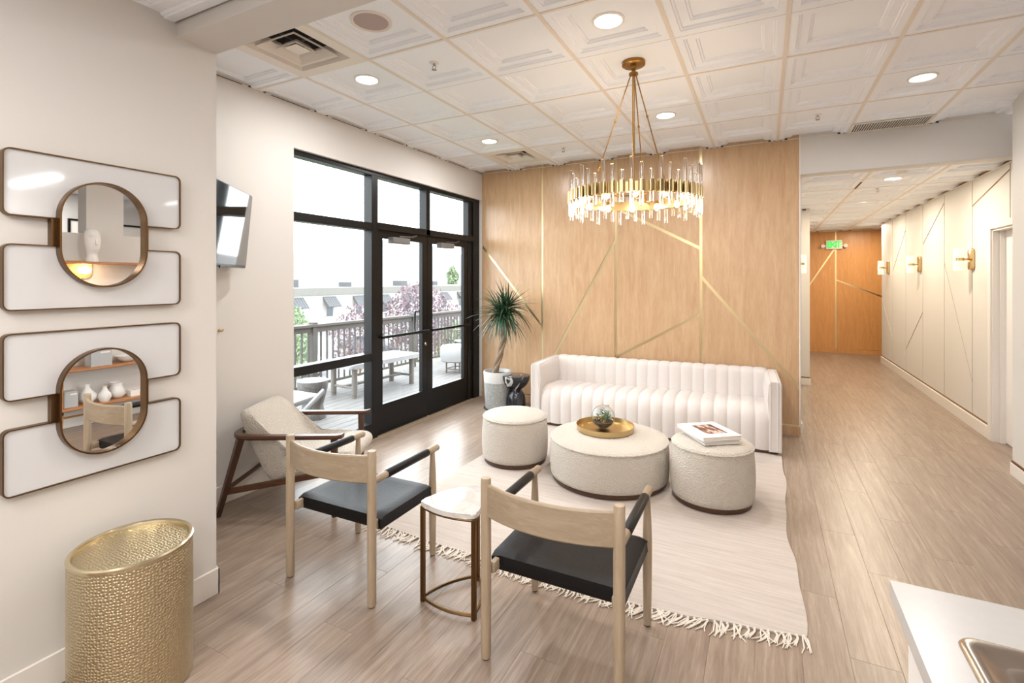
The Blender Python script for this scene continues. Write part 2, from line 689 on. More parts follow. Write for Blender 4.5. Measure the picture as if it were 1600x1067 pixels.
def plank_mesh(w, l):
    t = B()
    g = 0.0003
    b = 0.0010
    x0, x1, y0, y1 = g, w - g, g, l - g
    lo = [(x0, y0, -0.006), (x1, y0, -0.006), (x1, y1, -0.006), (x0, y1, -0.006)]
    mi = [(x, y, -0.0006) for x, y, _ in lo]
    hi = [(x0 + b, y0 + b, 0), (x1 - b, y0 + b, 0), (x1 - b, y1 - b, 0), (x0 + b, y1 - b, 0)]
    vs = [[t.verts.new(p) for p in r] for r in (lo, mi, hi)]
    for a, c in zip(vs, vs[1:]):
        for i in range(4):
            t.faces.new((a[i], a[(i + 1) % 4], c[(i + 1) % 4], c[i]))
    t.faces.new(vs[2])
    return to_mesh('plank', t, M['floor'], False)


PM = {}


def plank(x, y, w, l):
    key = (round(w, 3), round(l, 3))
    if key not in PM:
        PM[key] = plank_mesh(w, l)
    obj('plank', PM[key], parent=floor, loc=(x, y, 0))


x = XL
ci = 0
far_bm = B()
rest = 0
while x < 2.3:
    w = PW
    ylo = 0.72 if x > XN - 0.1 else 1.5
    yhi = 13.0 if x > 0.28 else YW + 0.02
    y = ylo - (ci * 0.437) % PL
    while y < yhi:
        a, b = max(y, ylo), min(y + PL, yhi)
        if b - a > 0.02:
            if a < 10.2:
                plank(x, a, w, b - a)
            else:
                box(far_bm, x + .0006, x + w - .0006, a + .0006, b - .0006, -0.006, 0)
        y += PL
    x += PW
    ci += 1
box(far_bm, -2.6, 5.4, -3.0, 0.72, -0.006, 0)
box(far_bm, 2.31, 5.4, 0.72, 13.0, -0.006, 0)
obj('plank_run', far_bm, M['floor'], floor, False, kind='stuff')

# walls
bm = B()
box(bm, XL - 0.2, XL, 1.3, 2.814, 0, 3.2)
box(bm, XL - 0.2, XL, 2.814, 5.85, 2.694, 3.2)
box(bm, XL - 0.2, XL, 5.853, 6.1, 0, 3.2)
struct('wall_left', bm, M['wall'])
bm = B()
box(bm, XL - 0.0, XN, -3.0, YB, 0, 3.2)
struct('wall_mirror_side', bm, M['wall'])
bm = B()
box(bm, XN - 0.2, 5.4, -3.2, -3.0, 0, 3.2)
struct('wall_rear', bm, M['wall'])
bm = B()
box(bm, XR, XH - 0.006, -3.0, 2.75, 0, 2.12)
box(bm, XR, XH - 0.006, 2.75, 3.11, 0, 3.2)
box(bm, XR, XH - 0.006, 3.11, 4.9, 0, 2.12)
box(bm, XR, XH + 0.06, 4.9, 5.5, 0, 3.2)
struct('wall_right', bm, M['wall'])
bm = B()
box(bm, XN - 0.02, XR + 0.02, 1.371, YB, 2.755, 3.2)
struct('beam', bm, M['wall'])
bm = B()
box(bm, 0.313, XH + 0.05, YW, YW + 0.16, ZH, 3.2)
struct('wall_hall_header', bm, M['wall'])

bm = B()
box(bm, 5.4, 5.6, -3.2, 5.5, 0, 3.2)
struct('wall_far_right', bm, M['wall'])
bm = B()
box(bm, XR + 0.21, 5.4, -3.0, 5.3, ZC, ZC + 0.05)
struct('ceiling_side_room', bm, M['tile'])

# baseboards
bm = B()
box(bm, XN, XN + 0.012, -3.0, YB + 0.012, 0, 0.132, 0.003)
box(bm, XL, XN + 0.012, YB, YB + 0.012, 0, 0.132, 0.003)
struct('baseboard_mirror_side', bm, M['trim'])
bm = B()
box(bm, XL, XL + 0.012, YB, 2.814, 0, 0.132, 0.003)
struct('baseboard_left', bm, M['trim'])
bm = B()
box(bm, XR - 0.012, XR, -3.0, 5.5, 0, 0.1, 0.003)
box(bm, XR - 0.012, XH, 5.5, 5.512, 0, 0.1, 0.003)
struct('baseboard_right', bm, M['trim'])
bm = B()
box(bm, XR - 0.006, XR, -3.0, 5.5, 0.103, 0.122)
struct('trim_1', bm, M['bronze'])


def clip(poly, a, b, off, keep):
    """keep the side of line a-b (keep=+1 left), moved off by off"""
    ax, ay = a
    dx, dy = b[0] - ax, b[1] - ay
    L = math.hypot(dx, dy)
    nx, ny = -dy / L * keep, dx / L * keep
    d = [(p[0] - ax) * nx + (p[1] - ay) * ny - off for p in poly]
    out = []
    for i in range(len(poly)):
        j = (i + 1) % len(poly)
        if d[i] >= 0:
            out.append(poly[i])
        if d[i] * d[j] < 0:
            t = d[i] / (d[i] - d[j])
            out.append((poly[i][0] + t * (poly[j][0] - poly[i][0]), poly[i][1] + t * (poly[j][1] - poly[i][1])))
    return out


def panel_wall(root, panels, plane, d0, d1, m, gap, name):
    """panels: (u0, u1, z0, z1, [cut lines]); every piece between the reveals is its own panel"""
    for (u0, u1, z0, z1, cuts) in panels:
        polys = [[(u0 + gap, z0), (u1 - gap, z0), (u1 - gap, z1), (u0 + gap, z1)]]
        for (a, b) in cuts:
            nxt = []
            for p in polys:
                for k in (1, -1):
                    q = clip(p, a, b, gap, k)
                    if len(q) >= 3:
                        nxt.append(q)
            polys = nxt
        for p in polys:
            bm = B()
            prism(bm, p, d0, d1, plane)
            obj(name, bm, m, root, False)


# maple wall behind the sofa: brass-faced core, maple panels proud of it
bm = B()
box(bm, XL, 0.313, YW + 0.008, YW + 0.14, 0, 3.2)
wall_back = struct('wall_back', bm, M['inlay'])
panel_wall(wall_back, [
    (XL - 0.02, -2.562, 0.115, 3.10, [((-3.47, 2.08), (-2.562, 1.003))]),
    (-2.562, -1.6, 0.115, 3.10, [((-2.562, 0.344), (-1.6, 2.095))]),
    (-1.6, -0.641, 0.115, 3.10, [((-1.6, 2.464), (-0.641, 1.952)), ((-1.6, 0.672), (-0.641, 1.227))]),
    (-0.641, 0.325, 0.115, 3.10, [((-0.641, 1.644), (0.313, 0.489))]),
], 'xz', YW + 0.002, YW + 0.012, M['maple'], 0.0155, 'maple_panel')
bm = B()
box(bm, XL, 0.316, YW - 0.006, YW + 0.01, 0, 0.098)
struct('baseboard_back', bm, M['maple'])
bm = B()
box(bm, 0.306, 0.316, YW - 0.004, YW + 0.142, 0, 3.1)
struct('trim_2', bm, M['white'])

# hallway
bm = B()
box(bm, 0.13, 0.33, YW + 0.14, 8.8, 0, 2.9)
box(bm, 0.1, 0.6, 8.8, 13.2, 0, 2.9)
struct('wall_hall_left', bm, M['wall'])
bm = B()
box(bm, 0.3, 0.612, 8.788, 8.8, 0, 0.1)
box(bm, 0.33, 0.342, YW + 0.14, 8.8, 0, 0.1)
struct('baseboard_hall_left', bm, M['trim'])
bm = B()
box(bm, 0.3, 0.603, 8.797, 8.8, 0.104, 0.122)
struct('trim_3', bm, M['bronze'])
bm = B()
box(bm, XH + 0.01, XH + 0.15, 6.6, 11.836, 0, 2.9)
box(bm, XH + 0.01, XH + 0.15, 5.5, 6.6, 2.135, 2.9)
box(bm, XH + 0.01, 5.4, 11.7, 11.836, 0, 2.9)
wall_hall_right = struct('wall_hall_right', bm, M['bronze'])
panel_wall(wall_hall_right, [
    (10.907, 11.84, 0.15, ZH, [((11.836, 1.285), (10.907, 0.573))]),
    (9.978, 10.907, 0.15, ZH, [((10.907, 1.755), (9.978, 2.405))]),
    (9.008, 9.978, 0.15, ZH, [((9.978, 0.484), (9.008, 1.139))]),
    (8.047, 9.008, 0.15, ZH, [((9.008, 2.11), (8.047, 2.575))]),
    (7.097, 8.047, 0.15, ZH, [((8.047, 1.82), (7.097, 0.486))]),
    (6.6, 7.097, 0.15, 2.135, []),
    (6.156, 7.097, 2.135, ZH, [((7.097, 2.405), (6.156, 2.624))]),
    (5.5, 6.156, 2.135, ZH, []),
], 'yz', XH + 0.006, XH + 0.012, M['wall'], 0.009, 'cream_panel')
bm = B()
box(bm, XH - 0.012, XH + 0.01, 6.612, 11.84, 0, 0.126, 0.002)
struct('baseboard_hall_right', bm, M['trim'])
# hallway door
bm = B()
box(bm, XH - 0.016, XH + 0.012, 6.545, 6.612, 0, 2.105, 0.003)
box(bm, XH - 0.016, XH + 0.012, 5.52, 6.612, 2.105, 2.17, 0.003)
box(bm, XH, XH + 0.14, 6.53, 6.6, 0, 2.12)
box(bm, XH + 0.002, XH + 0.138, 5.52, 6.528, 2.085, 2.132)
box(bm, XH + 0.05, XH + 0.09, 6.505, 6.535, 0, 2.1)
door_1 = struct('door_1', bm, M['trim'])
bm = B()
box(bm, XH + 0.09, XH + 0.13, 5.55, 6.53, 0.01, 2.085, 0.002)
obj('door_leaf', bm, M['white'], door_1)
bm = B()
box(bm, XH + 0.082, XH + 0.092, 6.20, 6.34, 1.02, 1.16, 0.004)
lk = obj('lock_plate', bm, M['plinth'], door_1, label='dark lock plate')
bm = B()
box(bm, XH + 0.06, 5.4, 5.3, 5.5, 0, 3)
struct('wall_side_room', bm, M['wall'])

# end wall of the hallway
YE = 13.0
bm = B()
box(bm, 0.4, 5.4, YE + 0.008, YE + 0.15, 0, 2.9)
wall_end = struct('wall_hall_end', bm, M['inlay'])
panel_wall(wall_end, [
    (0.4, 1.38, 0.1, ZH, [((0.907, 1.538), (1.345, 2.275))]),
    (1.38, 2.36, 0.1, ZH, [((1.38, 1.61), (2.197, 1.254))]),
    (2.36, 3.9, 0.1, ZH, []),
], 'xz', YE, YE + 0.012, M['maple_far'], 0.015, 'maple_panel')
bm = B()
box(bm, 0.4, 5.4, YE - 0.008, YE + 0.01, 0, 0.095)
struct('baseboard_hall_end', bm, M['maple_far'])
bm = B()
box(bm, 5.2, 5.4, 11.836, 13.2, 0, 2.9)
struct('wall_hall_far_right', bm, M['wall'])

# ------------------------------------------------------------------ ceilings
bm = B()
box(bm, -3.6, 5.3, 1.3, YW + 0.1, ZC + 0.12, ZC + 0.25)
box(bm, 0.14, 5.3, YW + 0.17, 13.1, ZH + 0.12, ZH + 0.25)
box(bm, -2.7, 5.3, -3.1, 1.45, ZK + 0.12, ZK + 0.42)
ceiling = struct('ceiling', bm, M['dark'])
T = 0.6096


def coffer(t, x0, y0, w, l, e=0.010):
    """stepped recess in one square: flat border, slope up, ledge, slope up, centre panel"""
    lv = [(0, 0.003), (0.044, 0.003), (0.047, 0.011), (0.057, 0.012), (0.061, 0.021), (0.108, 0.022), (0.111, 0.030), (0.121, 0.031), (0.125, 0.040)]
    rows = []
    for d, z in lv:
        d += e
        rows.append([t.verts.new(p) for p in ((x0 + d, y0 + d, z), (x0 + w - d, y0 + d, z), (x0 + w - d, y0 + l - d, z), (x0 + d, y0 + l - d, z))])
    for a, b in zip(rows, rows[1:]):
        for i in range(4):
            t.faces.new((a[i], b[i], b[(i + 1) % 4], a[(i + 1) % 4]))
    t.faces.new(list(reversed(rows[-1])))


t = B()
coffer(t, 0, 0, T, T + 0.0, 0.010)
coffer(t, 0, T, T, T, 0.010)
for (a, b_, c, d) in ((0.0, T, T - 0.0101, T + 0.0101),):
    box(t, a + 0.0101, b_ - 0.0101, c, d, 0.004, 0.012)
tile24 = to_mesh('ceiling_tile', t, M['tile'], False)
t = B()
coffer(t, 0, 0, T, T, 0.010)
tile22 = to_mesh('ceiling_tile_square', t, M['tile'], False)
XS = [-2.327 + T * i for i in range(-2, 9)]
YS = [2.473 + 2 * T * j for j in range(-1, 3)]
for i, x in enumerate(XS[:-1]):
    for y in YS:
        if x > XR:
            continue
        if i == 1 and y < 1.5:
            obj('ceiling_tile', tile22, parent=ceiling, loc=(x, y, ZC))
            continue
        if i == 1 and y > 4.8:
            obj('ceiling_tile', tile22, parent=ceiling, loc=(x, y + T, ZC))
            continue
        obj('ceiling_tile', tile24, parent=ceiling, loc=(x, y, ZC))
t = B()
for x in XS:
    if XL < x < XR + .2:
        box(t, x - 0.012, x + 0.012, 1.5, YW, ZC - 0.001, ZC + 0.008)
for y in YS[1:]:
    box(t, XL, XR + .1, y - 0.009, y + 0.009, ZC - 0.0005, ZC + 0.007)
box(t, XL, XR, YW - 0.014, YW, ZC - 0.001, ZC + 0.004)
box(t, XL, XL + 0.014, 1.5, YW, ZC - 0.001, ZC + 0.004)
obj('ceiling_grid', t, M['grid'], ceiling, False)
# solid dark slips painting the shade in gaps where coffers cross the wall angle
t = B()
for x in XS:
    for s in (-0.075, -0.03, 0.03, 0.075):
        if XL + 0.02 < x + s < XR - 0.02 and s != 0:
            prism(t, [(x + s - 0.014, ZC - 0.0015), (x + s + 0.014, ZC - 0.0015), (x + s + 0.007, ZC + 0.012), (x + s - 0.007, ZC + 0.012)], YW - 0.016, YW - 0.0135, 'xz')
yy = YS[0]
while yy < YW:
    for s in (-0.06, 0.06):
        if YB < yy + s < YW - 0.05:
            prism(t, [(yy + s - 0.014, ZC - 0.0015), (yy + s + 0.014, ZC - 0.0015), (yy + s + 0.007, ZC + 0.012), (yy + s - 0.007, ZC + 0.012)], XL + 0.0135, XL + 0.016, 'yz')
    if yy > 1.5:
        box(t, XL + 0.013, XL + 0.0155, yy + 0.12, yy + T - 0.12, ZC - 0.003, ZC + 0.002)
    yy += T
obj('gap_shade', t, M['dark'], ceiling, False, kind='stuff')

# kitchenette ceiling in front of the beam
for i in range(-1, 8):
    x = -2.5 + T * i - 0.1
    for j in range(4):
        y = 1.371 - 2 * T * (j + 1)
        if j == 0 and i == 99:
            continue
        if x < XR:
            obj('ceiling_tile', tile24, parent=ceiling, loc=(x, y, ZK))
# hall ceiling
HX = [0.33 + T * i for i in range(3)]
for x in [0.33, 0.33 + T, 0.33 + 2 * T]:
    for j in range(6):
        y = 5.835 + 2 * T * j
        obj('ceiling_tile', tile24, parent=ceiling, loc=(x, y, ZH))
for i in range(3, 8):
    obj('ceiling_tile', tile24, parent=ceiling, loc=(0.33 + T * i, 11.93, ZH))
t = B()
for i in range(0, 3):
    x = 0.33 + T * i
    box(t, x - 0.012, x + 0.012, YW + 0.1, YE, ZH - 0.001, ZH + 0.008)
for j in range(0, 7):
    y = 5.835 + 2 * T * j
    box(t, 0.33, XH, max(y, YW + .12) - 0.009, max(y, YW + .12) + 0.009, ZH - 0.0005, ZH + 0.007)
box(t, XH - 0.012, XH + .01, YW + 0.1, 11.84, ZH - 0.001, ZH + 0.006)
box(t, 0.6, 5.2, YE - 0.012, YE, ZH - 0.001, ZH + 0.006)
obj('ceiling_grid', t, M['grid'], ceiling, False)
t = B()  # dark slips painting the shaded gaps along the hall ceiling
for x in (0.94, 1.55):
    for s in (-0.09, -0.05, 0.05, 0.09):
        box(t, x + s - 0.012, x + s + 0.012, YE - 0.016, YE - 0.0125, ZH - 0.002, ZH + 0.012)
for s in (0.36, 0.42, 0.5):
    box(t, s, s + 0.05, 8.785, 8.787, ZH - 0.012, ZH + 0.006)
box(t, 0.93, 0.945, 6.6, 7.04, ZH - 0.003, ZH - 0.0012)
obj('gap_shade', t, M['dark'], ceiling, False, kind='stuff')


# ------------------------------------------------------------------ ceiling fixtures
def downlight(x, y, z, label, watts, group, color=NEUTRAL, size=0.15):
    o = thing('downlight', label, 'downlight', (x, y, z), 0, group)
    t = B()
    lathe(t, [(size / 2 + 0.018, 0.03), (size / 2 + 0.018, -0.006), (size / 2 + 0.004, -0.009), (size / 2 - 0.004, 0.0), (size / 2 - 0.004, 0.03)], 36)
    obj('trim_ring', t, M['white'], o)
    t = B()
    lathe(t, [(0, -0.004), (size / 2 - 0.004, -0.004), (size / 2 - 0.004, -0.001), (0, -0.001)], 36)
    obj('lens', t, M['lens'], o)
    area('lamp', o, (0, 0, -0.044), size * 0.9, watts, color, spread=180)
    return o


G = 'recessed downlights in the lounge ceiling'
downlight(-0.803, 2.778, ZC + .040, 'largest recessed downlight, in the ceiling in front of the chandelier canopy', DOWN, G)
downlight(-2.632, 2.778, ZC + .040, 'recessed downlight in the tile next to the square diffuser by the beam', DOWN, G)
downlight(-2.632, 4.607, ZC + .040, 'recessed downlight beside the small square diffuser above the glass doors', DOWN, G)
downlight(-0.803, 4.607, ZC + .040, 'recessed downlight just right of the chandelier suspension rods', DOWN, G)
downlight(1.025, 4.607, ZC + .040, 'recessed downlight in front of the hallway header and linear grille', DOWN * .72, G)
G = 'recessed downlights in the hallway ceiling'
downlight(1.245, 6.75, ZH + .040, 'recessed hallway downlight closest to the lounge, by the smoke detector', HALL, G, WARM)
downlight(1.245, 8.49, ZH + .040, 'recessed hallway downlight, second in the row of three down the middle', HALL, G, WARM)
downlight(1.245, 10.31, ZH + .040, 'recessed hallway downlight, last in the row of three, before the exit sign', HALL, G, WARM)
downlight(1.836, 12.03, ZH + .040, 'recessed hallway downlight set right, nearest the maple end wall', HALL, G, WARM)


def troffer(x, y, label, z=None, w=.6, l=1.2, watts=None):
    o = thing('ceiling_panel_light', label, 'ceiling light', (x, y, ZK if z is None else z), 0, 'ceiling panel lights outside the lounge')
    a, b = w / 2, l / 2
    t = B()
    ring_prism(t, [(-a, -b), (a, -b), (a, b), (-a, b)], [(.03 - a, .03 - b), (a - .03, .03 - b), (a - .03, b - .03), (.03 - a, b - .03)], -0.012, 0.0, 'xy')
    obj('frame', t, M['white'], o, False)
    t = B()
    box(t, .028 - a, a - .028, .028 - b, b - .028, -0.008, -0.001)
    obj('diffuser', t, M['panel_lens'], o, False)
    area('lamp', o, (0, 0, -0.014), w - .1, watts or FILL_PANEL, NEUTRAL, shape='RECTANGLE', size_y=l - .1)


troffer(1.36, -1.6, 'added ceiling fill light panel by the right wall behind the camera')  # this and the next three are added lamps, brightening the foreground
troffer(-0.2, 0.1, 'added ceiling fill light panel between the beam and the camera')
troffer(-1.6, -0.6, 'added ceiling fill light panel near the mirror wall behind the camera')
troffer(-0.9, -2.2, 'added ceiling fill light panel at the back of the kitchenette')
troffer(4.45, 3.23, 'long narrow ceiling light beyond the half wall, reflected in the upper white glass panel', ZC, 1.45, .2, 26.0)


def diffuser(x, y, z, label):
    o = thing('air_diffuser', label, 'vent', (x, y, z), 0, 'square ceiling air diffusers')
    t = B()
    sq = lambda h: [(-h, -h), (h, -h), (h, h), (-h, h)]
    ring_prism(t, sq(0.302), sq(0.225), -0.003, 0.006, 'xy')
    loft(t, [[(p[0], p[1], -0.002) for p in sq(0.226)], [(p[0], p[1], 0.09) for p in sq(0.16)]], cap=False)
    obj('frame', t, M['vent'], o, False)
    t = B()
    box(t, -.17, .17, -.17, .17, .085, .1)
    obj('duct', t, M['dark'], o, False)
    for h0, h1, z0 in ((0.17, 0.115, -0.004), (0.085, 0.05, -0.004)):
        t = B()
        rows = [[(p[0], p[1], z0 + 0.012) for p in sq(h0 * 0.98)], [(p[0], p[1], z0) for p in sq(h0)], [(p[0], p[1], z0 + 0.006) for p in sq(h0 * 0.93)],
                [(p[0], p[1], z0 + 0.045) for p in sq(h1)]]
        loft(t, rows, cap=False)
        if h0 < 0.1:
            loft(t, [[(p[0], p[1], z0 + 0.01) for p in sq(0.055)], [(p[0], p[1], z0 + 0.012) for p in sq(0.055)]])
        obj('cone', t, M['vent'], o, False)
    t = B()
    for a in range(2):
        box(t, -.16 if a == 0 else -.006, .16 if a == 0 else .006, -.006 if a == 0 else -.16, .006 if a == 0 else .16, .05, .058)
    obj('crossbar', t, M['ventdark'], o, False)


diffuser(-2.632, 2.168, ZC, 'square air diffuser in the ceiling right beside the beam, left of the speaker')
diffuser(-2.632, 5.216, ZC, 'far square air diffuser in the ceiling corner by the maple wall')

o = thing('ceiling_speaker', 'round grey mesh speaker set in a ceiling tile by the beam', 'speaker', (-2.022, 2.168, ZC + 0.040))
t = B()
lathe(t, [(0.118, 0.02), (0.118, -0.006), (0.108, -0.01), (0.098, -0.004), (0.098, 0.02)], 40)
obj('rim', t, M['vent'], o)
t = B()
lathe(t, [(0, -0.006), (0.06, -0.005), (0.099, -0.003), (0.099, -0.001), (0, -0.001)], 40)
obj('grille', t, M['speaker'], o)


def sprinkler(x, y, z, label):
    o = thing('sprinkler', label, 'sprinkler', (x, y, z), 0, 'ceiling fire sprinklers')
    t = B()
    lathe(t, [(0, 0.01), (0.034, 0.01), (0.034, -0.002), (0.022, -0.007), (0, -0.007)], 20)
    obj('escutcheon', t, M['white'], o)
    t = B()
    tube(t, [(0, 0, 0), (0, 0, -0.02)], 0.009, 8)
    tube(t, [(0.012, 0, -0.02), (0.014, 0, -0.033), (0.003, 0, -0.047)], 0.003, 6)
    tube(t, [(-0.012, 0, -0.02), (-0.014, 0, -0.033), (-0.003, 0, -0.047)], 0.003, 6)
    lathe(t, [(0, -0.047), (0.017, -0.047), (0.017, -0.05), (0, -0.05)], 14)
    obj('head', t, M['steel'], o)


sprinkler(-2.022, 2.778, ZC + .040, 'sprinkler head between the round speaker and the beam-side downlight')
sprinkler(-2.022, 5.216, ZC + .040, 'sprinkler head to the right of the far square diffuser')
sprinkler(0.416, 5.216, ZC + .040, 'sprinkler head left of the linear grille, above the maple wall end')
sprinkler(1.21, 7.38, ZH + .040, 'sprinkler head hanging in the hallway ceiling')
o = thing('smoke_detector', 'round white smoke detector on the hallway ceiling', 'smoke detector', (1.245, 6.36, ZH + 0.040))
t = B()
lathe(t, [(0, 0.01), (0.075, 0.01), (0.075, -0.006), (0, -0.006)], 30)
obj('base', t, M['white'], o)
t = B()
lathe(t, [(0.055, -0.004), (0.05, -0.03), (0.02, -0.036), (0, -0.036)], 30)
obj('sensor_cover', t, M['white'], o)
o = thing('return_air_grille', 'long slotted return air grille in the ceiling before the hallway header', 'vent', (1.025, 5.69, ZC))
t = B()
ring_prism(t, [(-.305, -.15), (.305, -.15), (.305, .15), (-.305, .15)], [(-.29, -.135), (.29, -.135), (.29, .135), (-.29, .135)], -0.008, 0.0, 'xy')
obj('frame', t, M['vent'], o, False)
t = B()
box(t, -.29, .29, -.135, .135, -0.001, 0)
obj('backing', t, M['ventdark'], o, False)
t = B()
for k in range(30):
    xx = -.285 + k * .0196
    box(t, xx - .003, xx + .003, -.135, .135, -0.007, -0.002)
obj('louvre', t, M['vent'], o, False, kind='stuff')
# ------------------------------------------------------------------ storefront window and doors
FX0, FX1 = -3.61, -3.50        # frame depth


def bar(name, y0, y1, z0, z1, parent, x0=FX0, x1=FX1, m='black', bev=0.004):
    t = B()
    box(t, x0, x1, y0, y1, z0, z1, bev)
    return obj(name, t, M[m], parent, False)


bm = B()
box(bm, FX0, FX1, 2.74, YW, 2.65, 2.71, 0.003)
window_1 = struct('window_1', bm, M['black'])
bar('mullion', 3.765, 3.855, 0, 2.66, window_1)
bar('mullion', 4.66, 4.735, 2.12, 2.66, window_1)
bar('mullion', 5.60, 5.852, 0, 2.66, window_1, x1=FX1 - 0.02)
bar('mullion', 5.70, 5.852, 0, 2.66, window_1)
bar('jamb', 2.74, 2.80, 0, 2.66, window_1)
bar('transom', 2.79, 3.78, 2.10, 2.175, window_1)
bar('transom', 3.84, 5.72, 2.115, 2.19, window_1)
bar('rail', 2.79, 3.78, 0.79, 0.868, window_1)
bar('rail', 2.79, 3.78, 0.02, 0.165, window_1)
for (a, b, c, d) in ((2.8, 3.77, 2.17, 2.655), (2.8, 3.77, .86, 2.105), (2.8, 3.77, .16, .795), (3.85, 4.67, 2.18, 2.655), (4.73, 5.61, 2.18, 2.655)):
    bar('pane', a, b, c, d, window_1, -3.56, -3.554, 'pane', 0)
bm = B()
box(bm, XL - 0.2, XL + 0.004, 2.8, YW, -0.004, 0.012, 0.003)
struct('trim_4', bm, M['ash_x'])


def glass_door(name, y0, y1, hinge):
    t = B()
    st = 0.095
    ring = [(y0, 0.015), (y1, 0.015), (y1, 2.118), (y0, 2.118)]
    hole = [(y0 + st, 0.315), (y1 - st, 0.315), (y1 - st, 2.035), (y0 + st, 2.035)]
    ring_prism(t, ring, hole, -3.575, -3.53, 'yz')
    d = struct(name, t, M['black'])
    t = B()
    box(t, -3.556, -3.550, y0 + st - .005, y1 - st + .005, .31, 2.04)
    obj('pane', t, M['pane'], d, False)
    t = B()
    tube(t, [(-3.48, y0 + 0.03, 1.015), (-3.48, y1 - 0.03, 1.015)], 0.016, 10)
    for y in (y0 + 0.05, y1 - 0.05):
        tube(t, [(-3.53, y, 1.015), (-3.478, y, 1.015)], 0.013, 8)
    obj('push_bar', t, M['black'], d)
    # closer body, arm
    ya = y0 + 0.1 if hinge > 0 else y1 - 0.4
    t = B()
    box(t, -3.53, -3.45, y0 + 0.17, y0 + 0.45, 1.99, 2.052, 0.006)
    cl = obj('door_closer', t, M['closer'], d, False, label='grey door closer box')
    t = B()
    tube(t, [(-3.48, y0 + 0.3, 2.062), (-3.45, y0 + 0.48, 2.07), (-3.5, y0 + 0.62, 2.10)], 0.009, 6)
    obj('closer_arm', t, M['ventdark'], cl)
    t = B()
    box(t, -3.585, -3.52, y0 + .02, y1 - .02, .012, .03)
    obj('sweep', t, M['blackgloss'], d, False)
    return d


d2 = glass_door('door_2', 3.86, 4.715, 1)
d3 = glass_door('door_3', 4.722, 5.60, -1)
t = B()
tube(t, [(-3.575, 4.62, 1.245), (-3.62, 4.62, 1.245), (-3.635, 4.62, 1.22), (-3.635, 4.62, 1.03), (-3.62, 4.62, 1.005), (-3.575, 4.62, 1.005)], 0.012, 8)
obj('pull_handle', t, M['blackgloss'], d2)
t = B()
lathe(t, [(0, 0), (0.02, 0), (0.02, 0.012), (0.014, 0.02), (0, 0.02)], 16)
bmesh.ops.transform(t, matrix=Matrix.Translation((-3.53, 4.668, 0.86)) @ Matrix.Rotation(R_(90), 4, 'Y'), verts=t.verts)
obj('lock_cylinder', t, M['steel'], d2, label='small chrome lock cylinder')

# ------------------------------------------------------------------ balcony
DZ = -0.06
bm = B()
box(bm, -6.25, XL - 0.2, 1.5, 13.0, -0.3, DZ - 0.03)
deck = struct('balcony_floor', bm, M['rail'])
t = B()
box(t, 0, 0.136, 0, 11.5, -0.03, 0, 0.004)
dm = to_mesh('deck_board', t, M['deck'], False)
k = 0
x = -6.22
while x < XL - 0.22:
    obj('deck_board', dm, parent=deck, loc=(x, 1.5, DZ))
    x += 0.142

RX = -6.03
rail = thing('balcony_railing', 'weathered grey balcony railing with square posts and thin balusters', 'railing', (RX, 3.0, DZ))
t = B()
box(t, -0.06, 0.06, 0, 10, 0.96, 1.0, 0.004)
box(t, -0.02, 0.02, 0, 10, 0.88, 0.96)
obj('top_rail', t, M['rail'], rail, False)
t = B()
box(t, -0.022, 0.022, 0, 10, 0.075, 0.115)
obj('bottom_rail', t, M['rail'], rail, False)
t = B()
box(t, -0.045, 0.045, -0.045, 0.045, 0, 1.03, 0.004)
pm_ = to_mesh('post', t, M['rail'], False)
t = B()
box(t, -0.011, 0.011, -0.011, 0.011, 0.11, 0.89)
bal = to_mesh('baluster', t, M['rail'], False)
posts = [0.3, 2.25, 4.6, 6.95, 9.3]
for p in posts:
    obj('post', pm_, parent=rail, loc=(0, p, 0))
y = 0.05
while y < 9.95:
    if all(abs(y - p) > 0.06 for p in posts):
        obj('baluster', bal, parent=rail, loc=(0, y, 0))
    y += 0.117

# bench table, stools, chair on the balcony
o = thing('patio_bench', 'pale patio bench with a white top and round wooden legs on the balcony', 'bench', (-5.32, 5.78, DZ), R_(-4))
t = B()
prism(t, rrect(0.62, 1.42, 0.06), 0.42, 0.485, 'xy', 0.006)
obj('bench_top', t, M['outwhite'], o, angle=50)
for sx in (-1, 1):
    for sy in (-1, 1):
        t = B()
        tube(t, [(sx * .22, sy * .58, 0), (sx * .22, sy * .58, .42)], 0.04, 12)
        obj('leg', t, M['outwood'], o)
t = B()
tube(t, [(-.22, -.58, .14), (.22, -.58, .14)], 0.018, 8)
tube(t, [(-.22, .58, .14), (.22, .58, .14)], 0.018, 8)
tube(t, [(0, -.58, .14), (0, .58, .14)], 0.018, 8)
obj('stretcher', t, M['outwood'], o)

o = thing('patio_side_table', 'grey turned hourglass side table on the balcony behind the left window', 'side table', (-4.86, 4.22, DZ))
t = B()
lathe(t, [(0, 0), (.15, 0), (.152, .02), (.125, .12), (.12, .16), (.14, .24), (.17, .36), (.178, .42), (.172, .448), (.14, .45), (0, .44)], 32)
obj('body', t, M['drumwood'], o)
t = B()
lathe(t, [(.171, .449), (.176, .456), (.168, .46), (.15, .456), (0, .452)], 32)
obj('table_top', t, M['outwhite'], o)

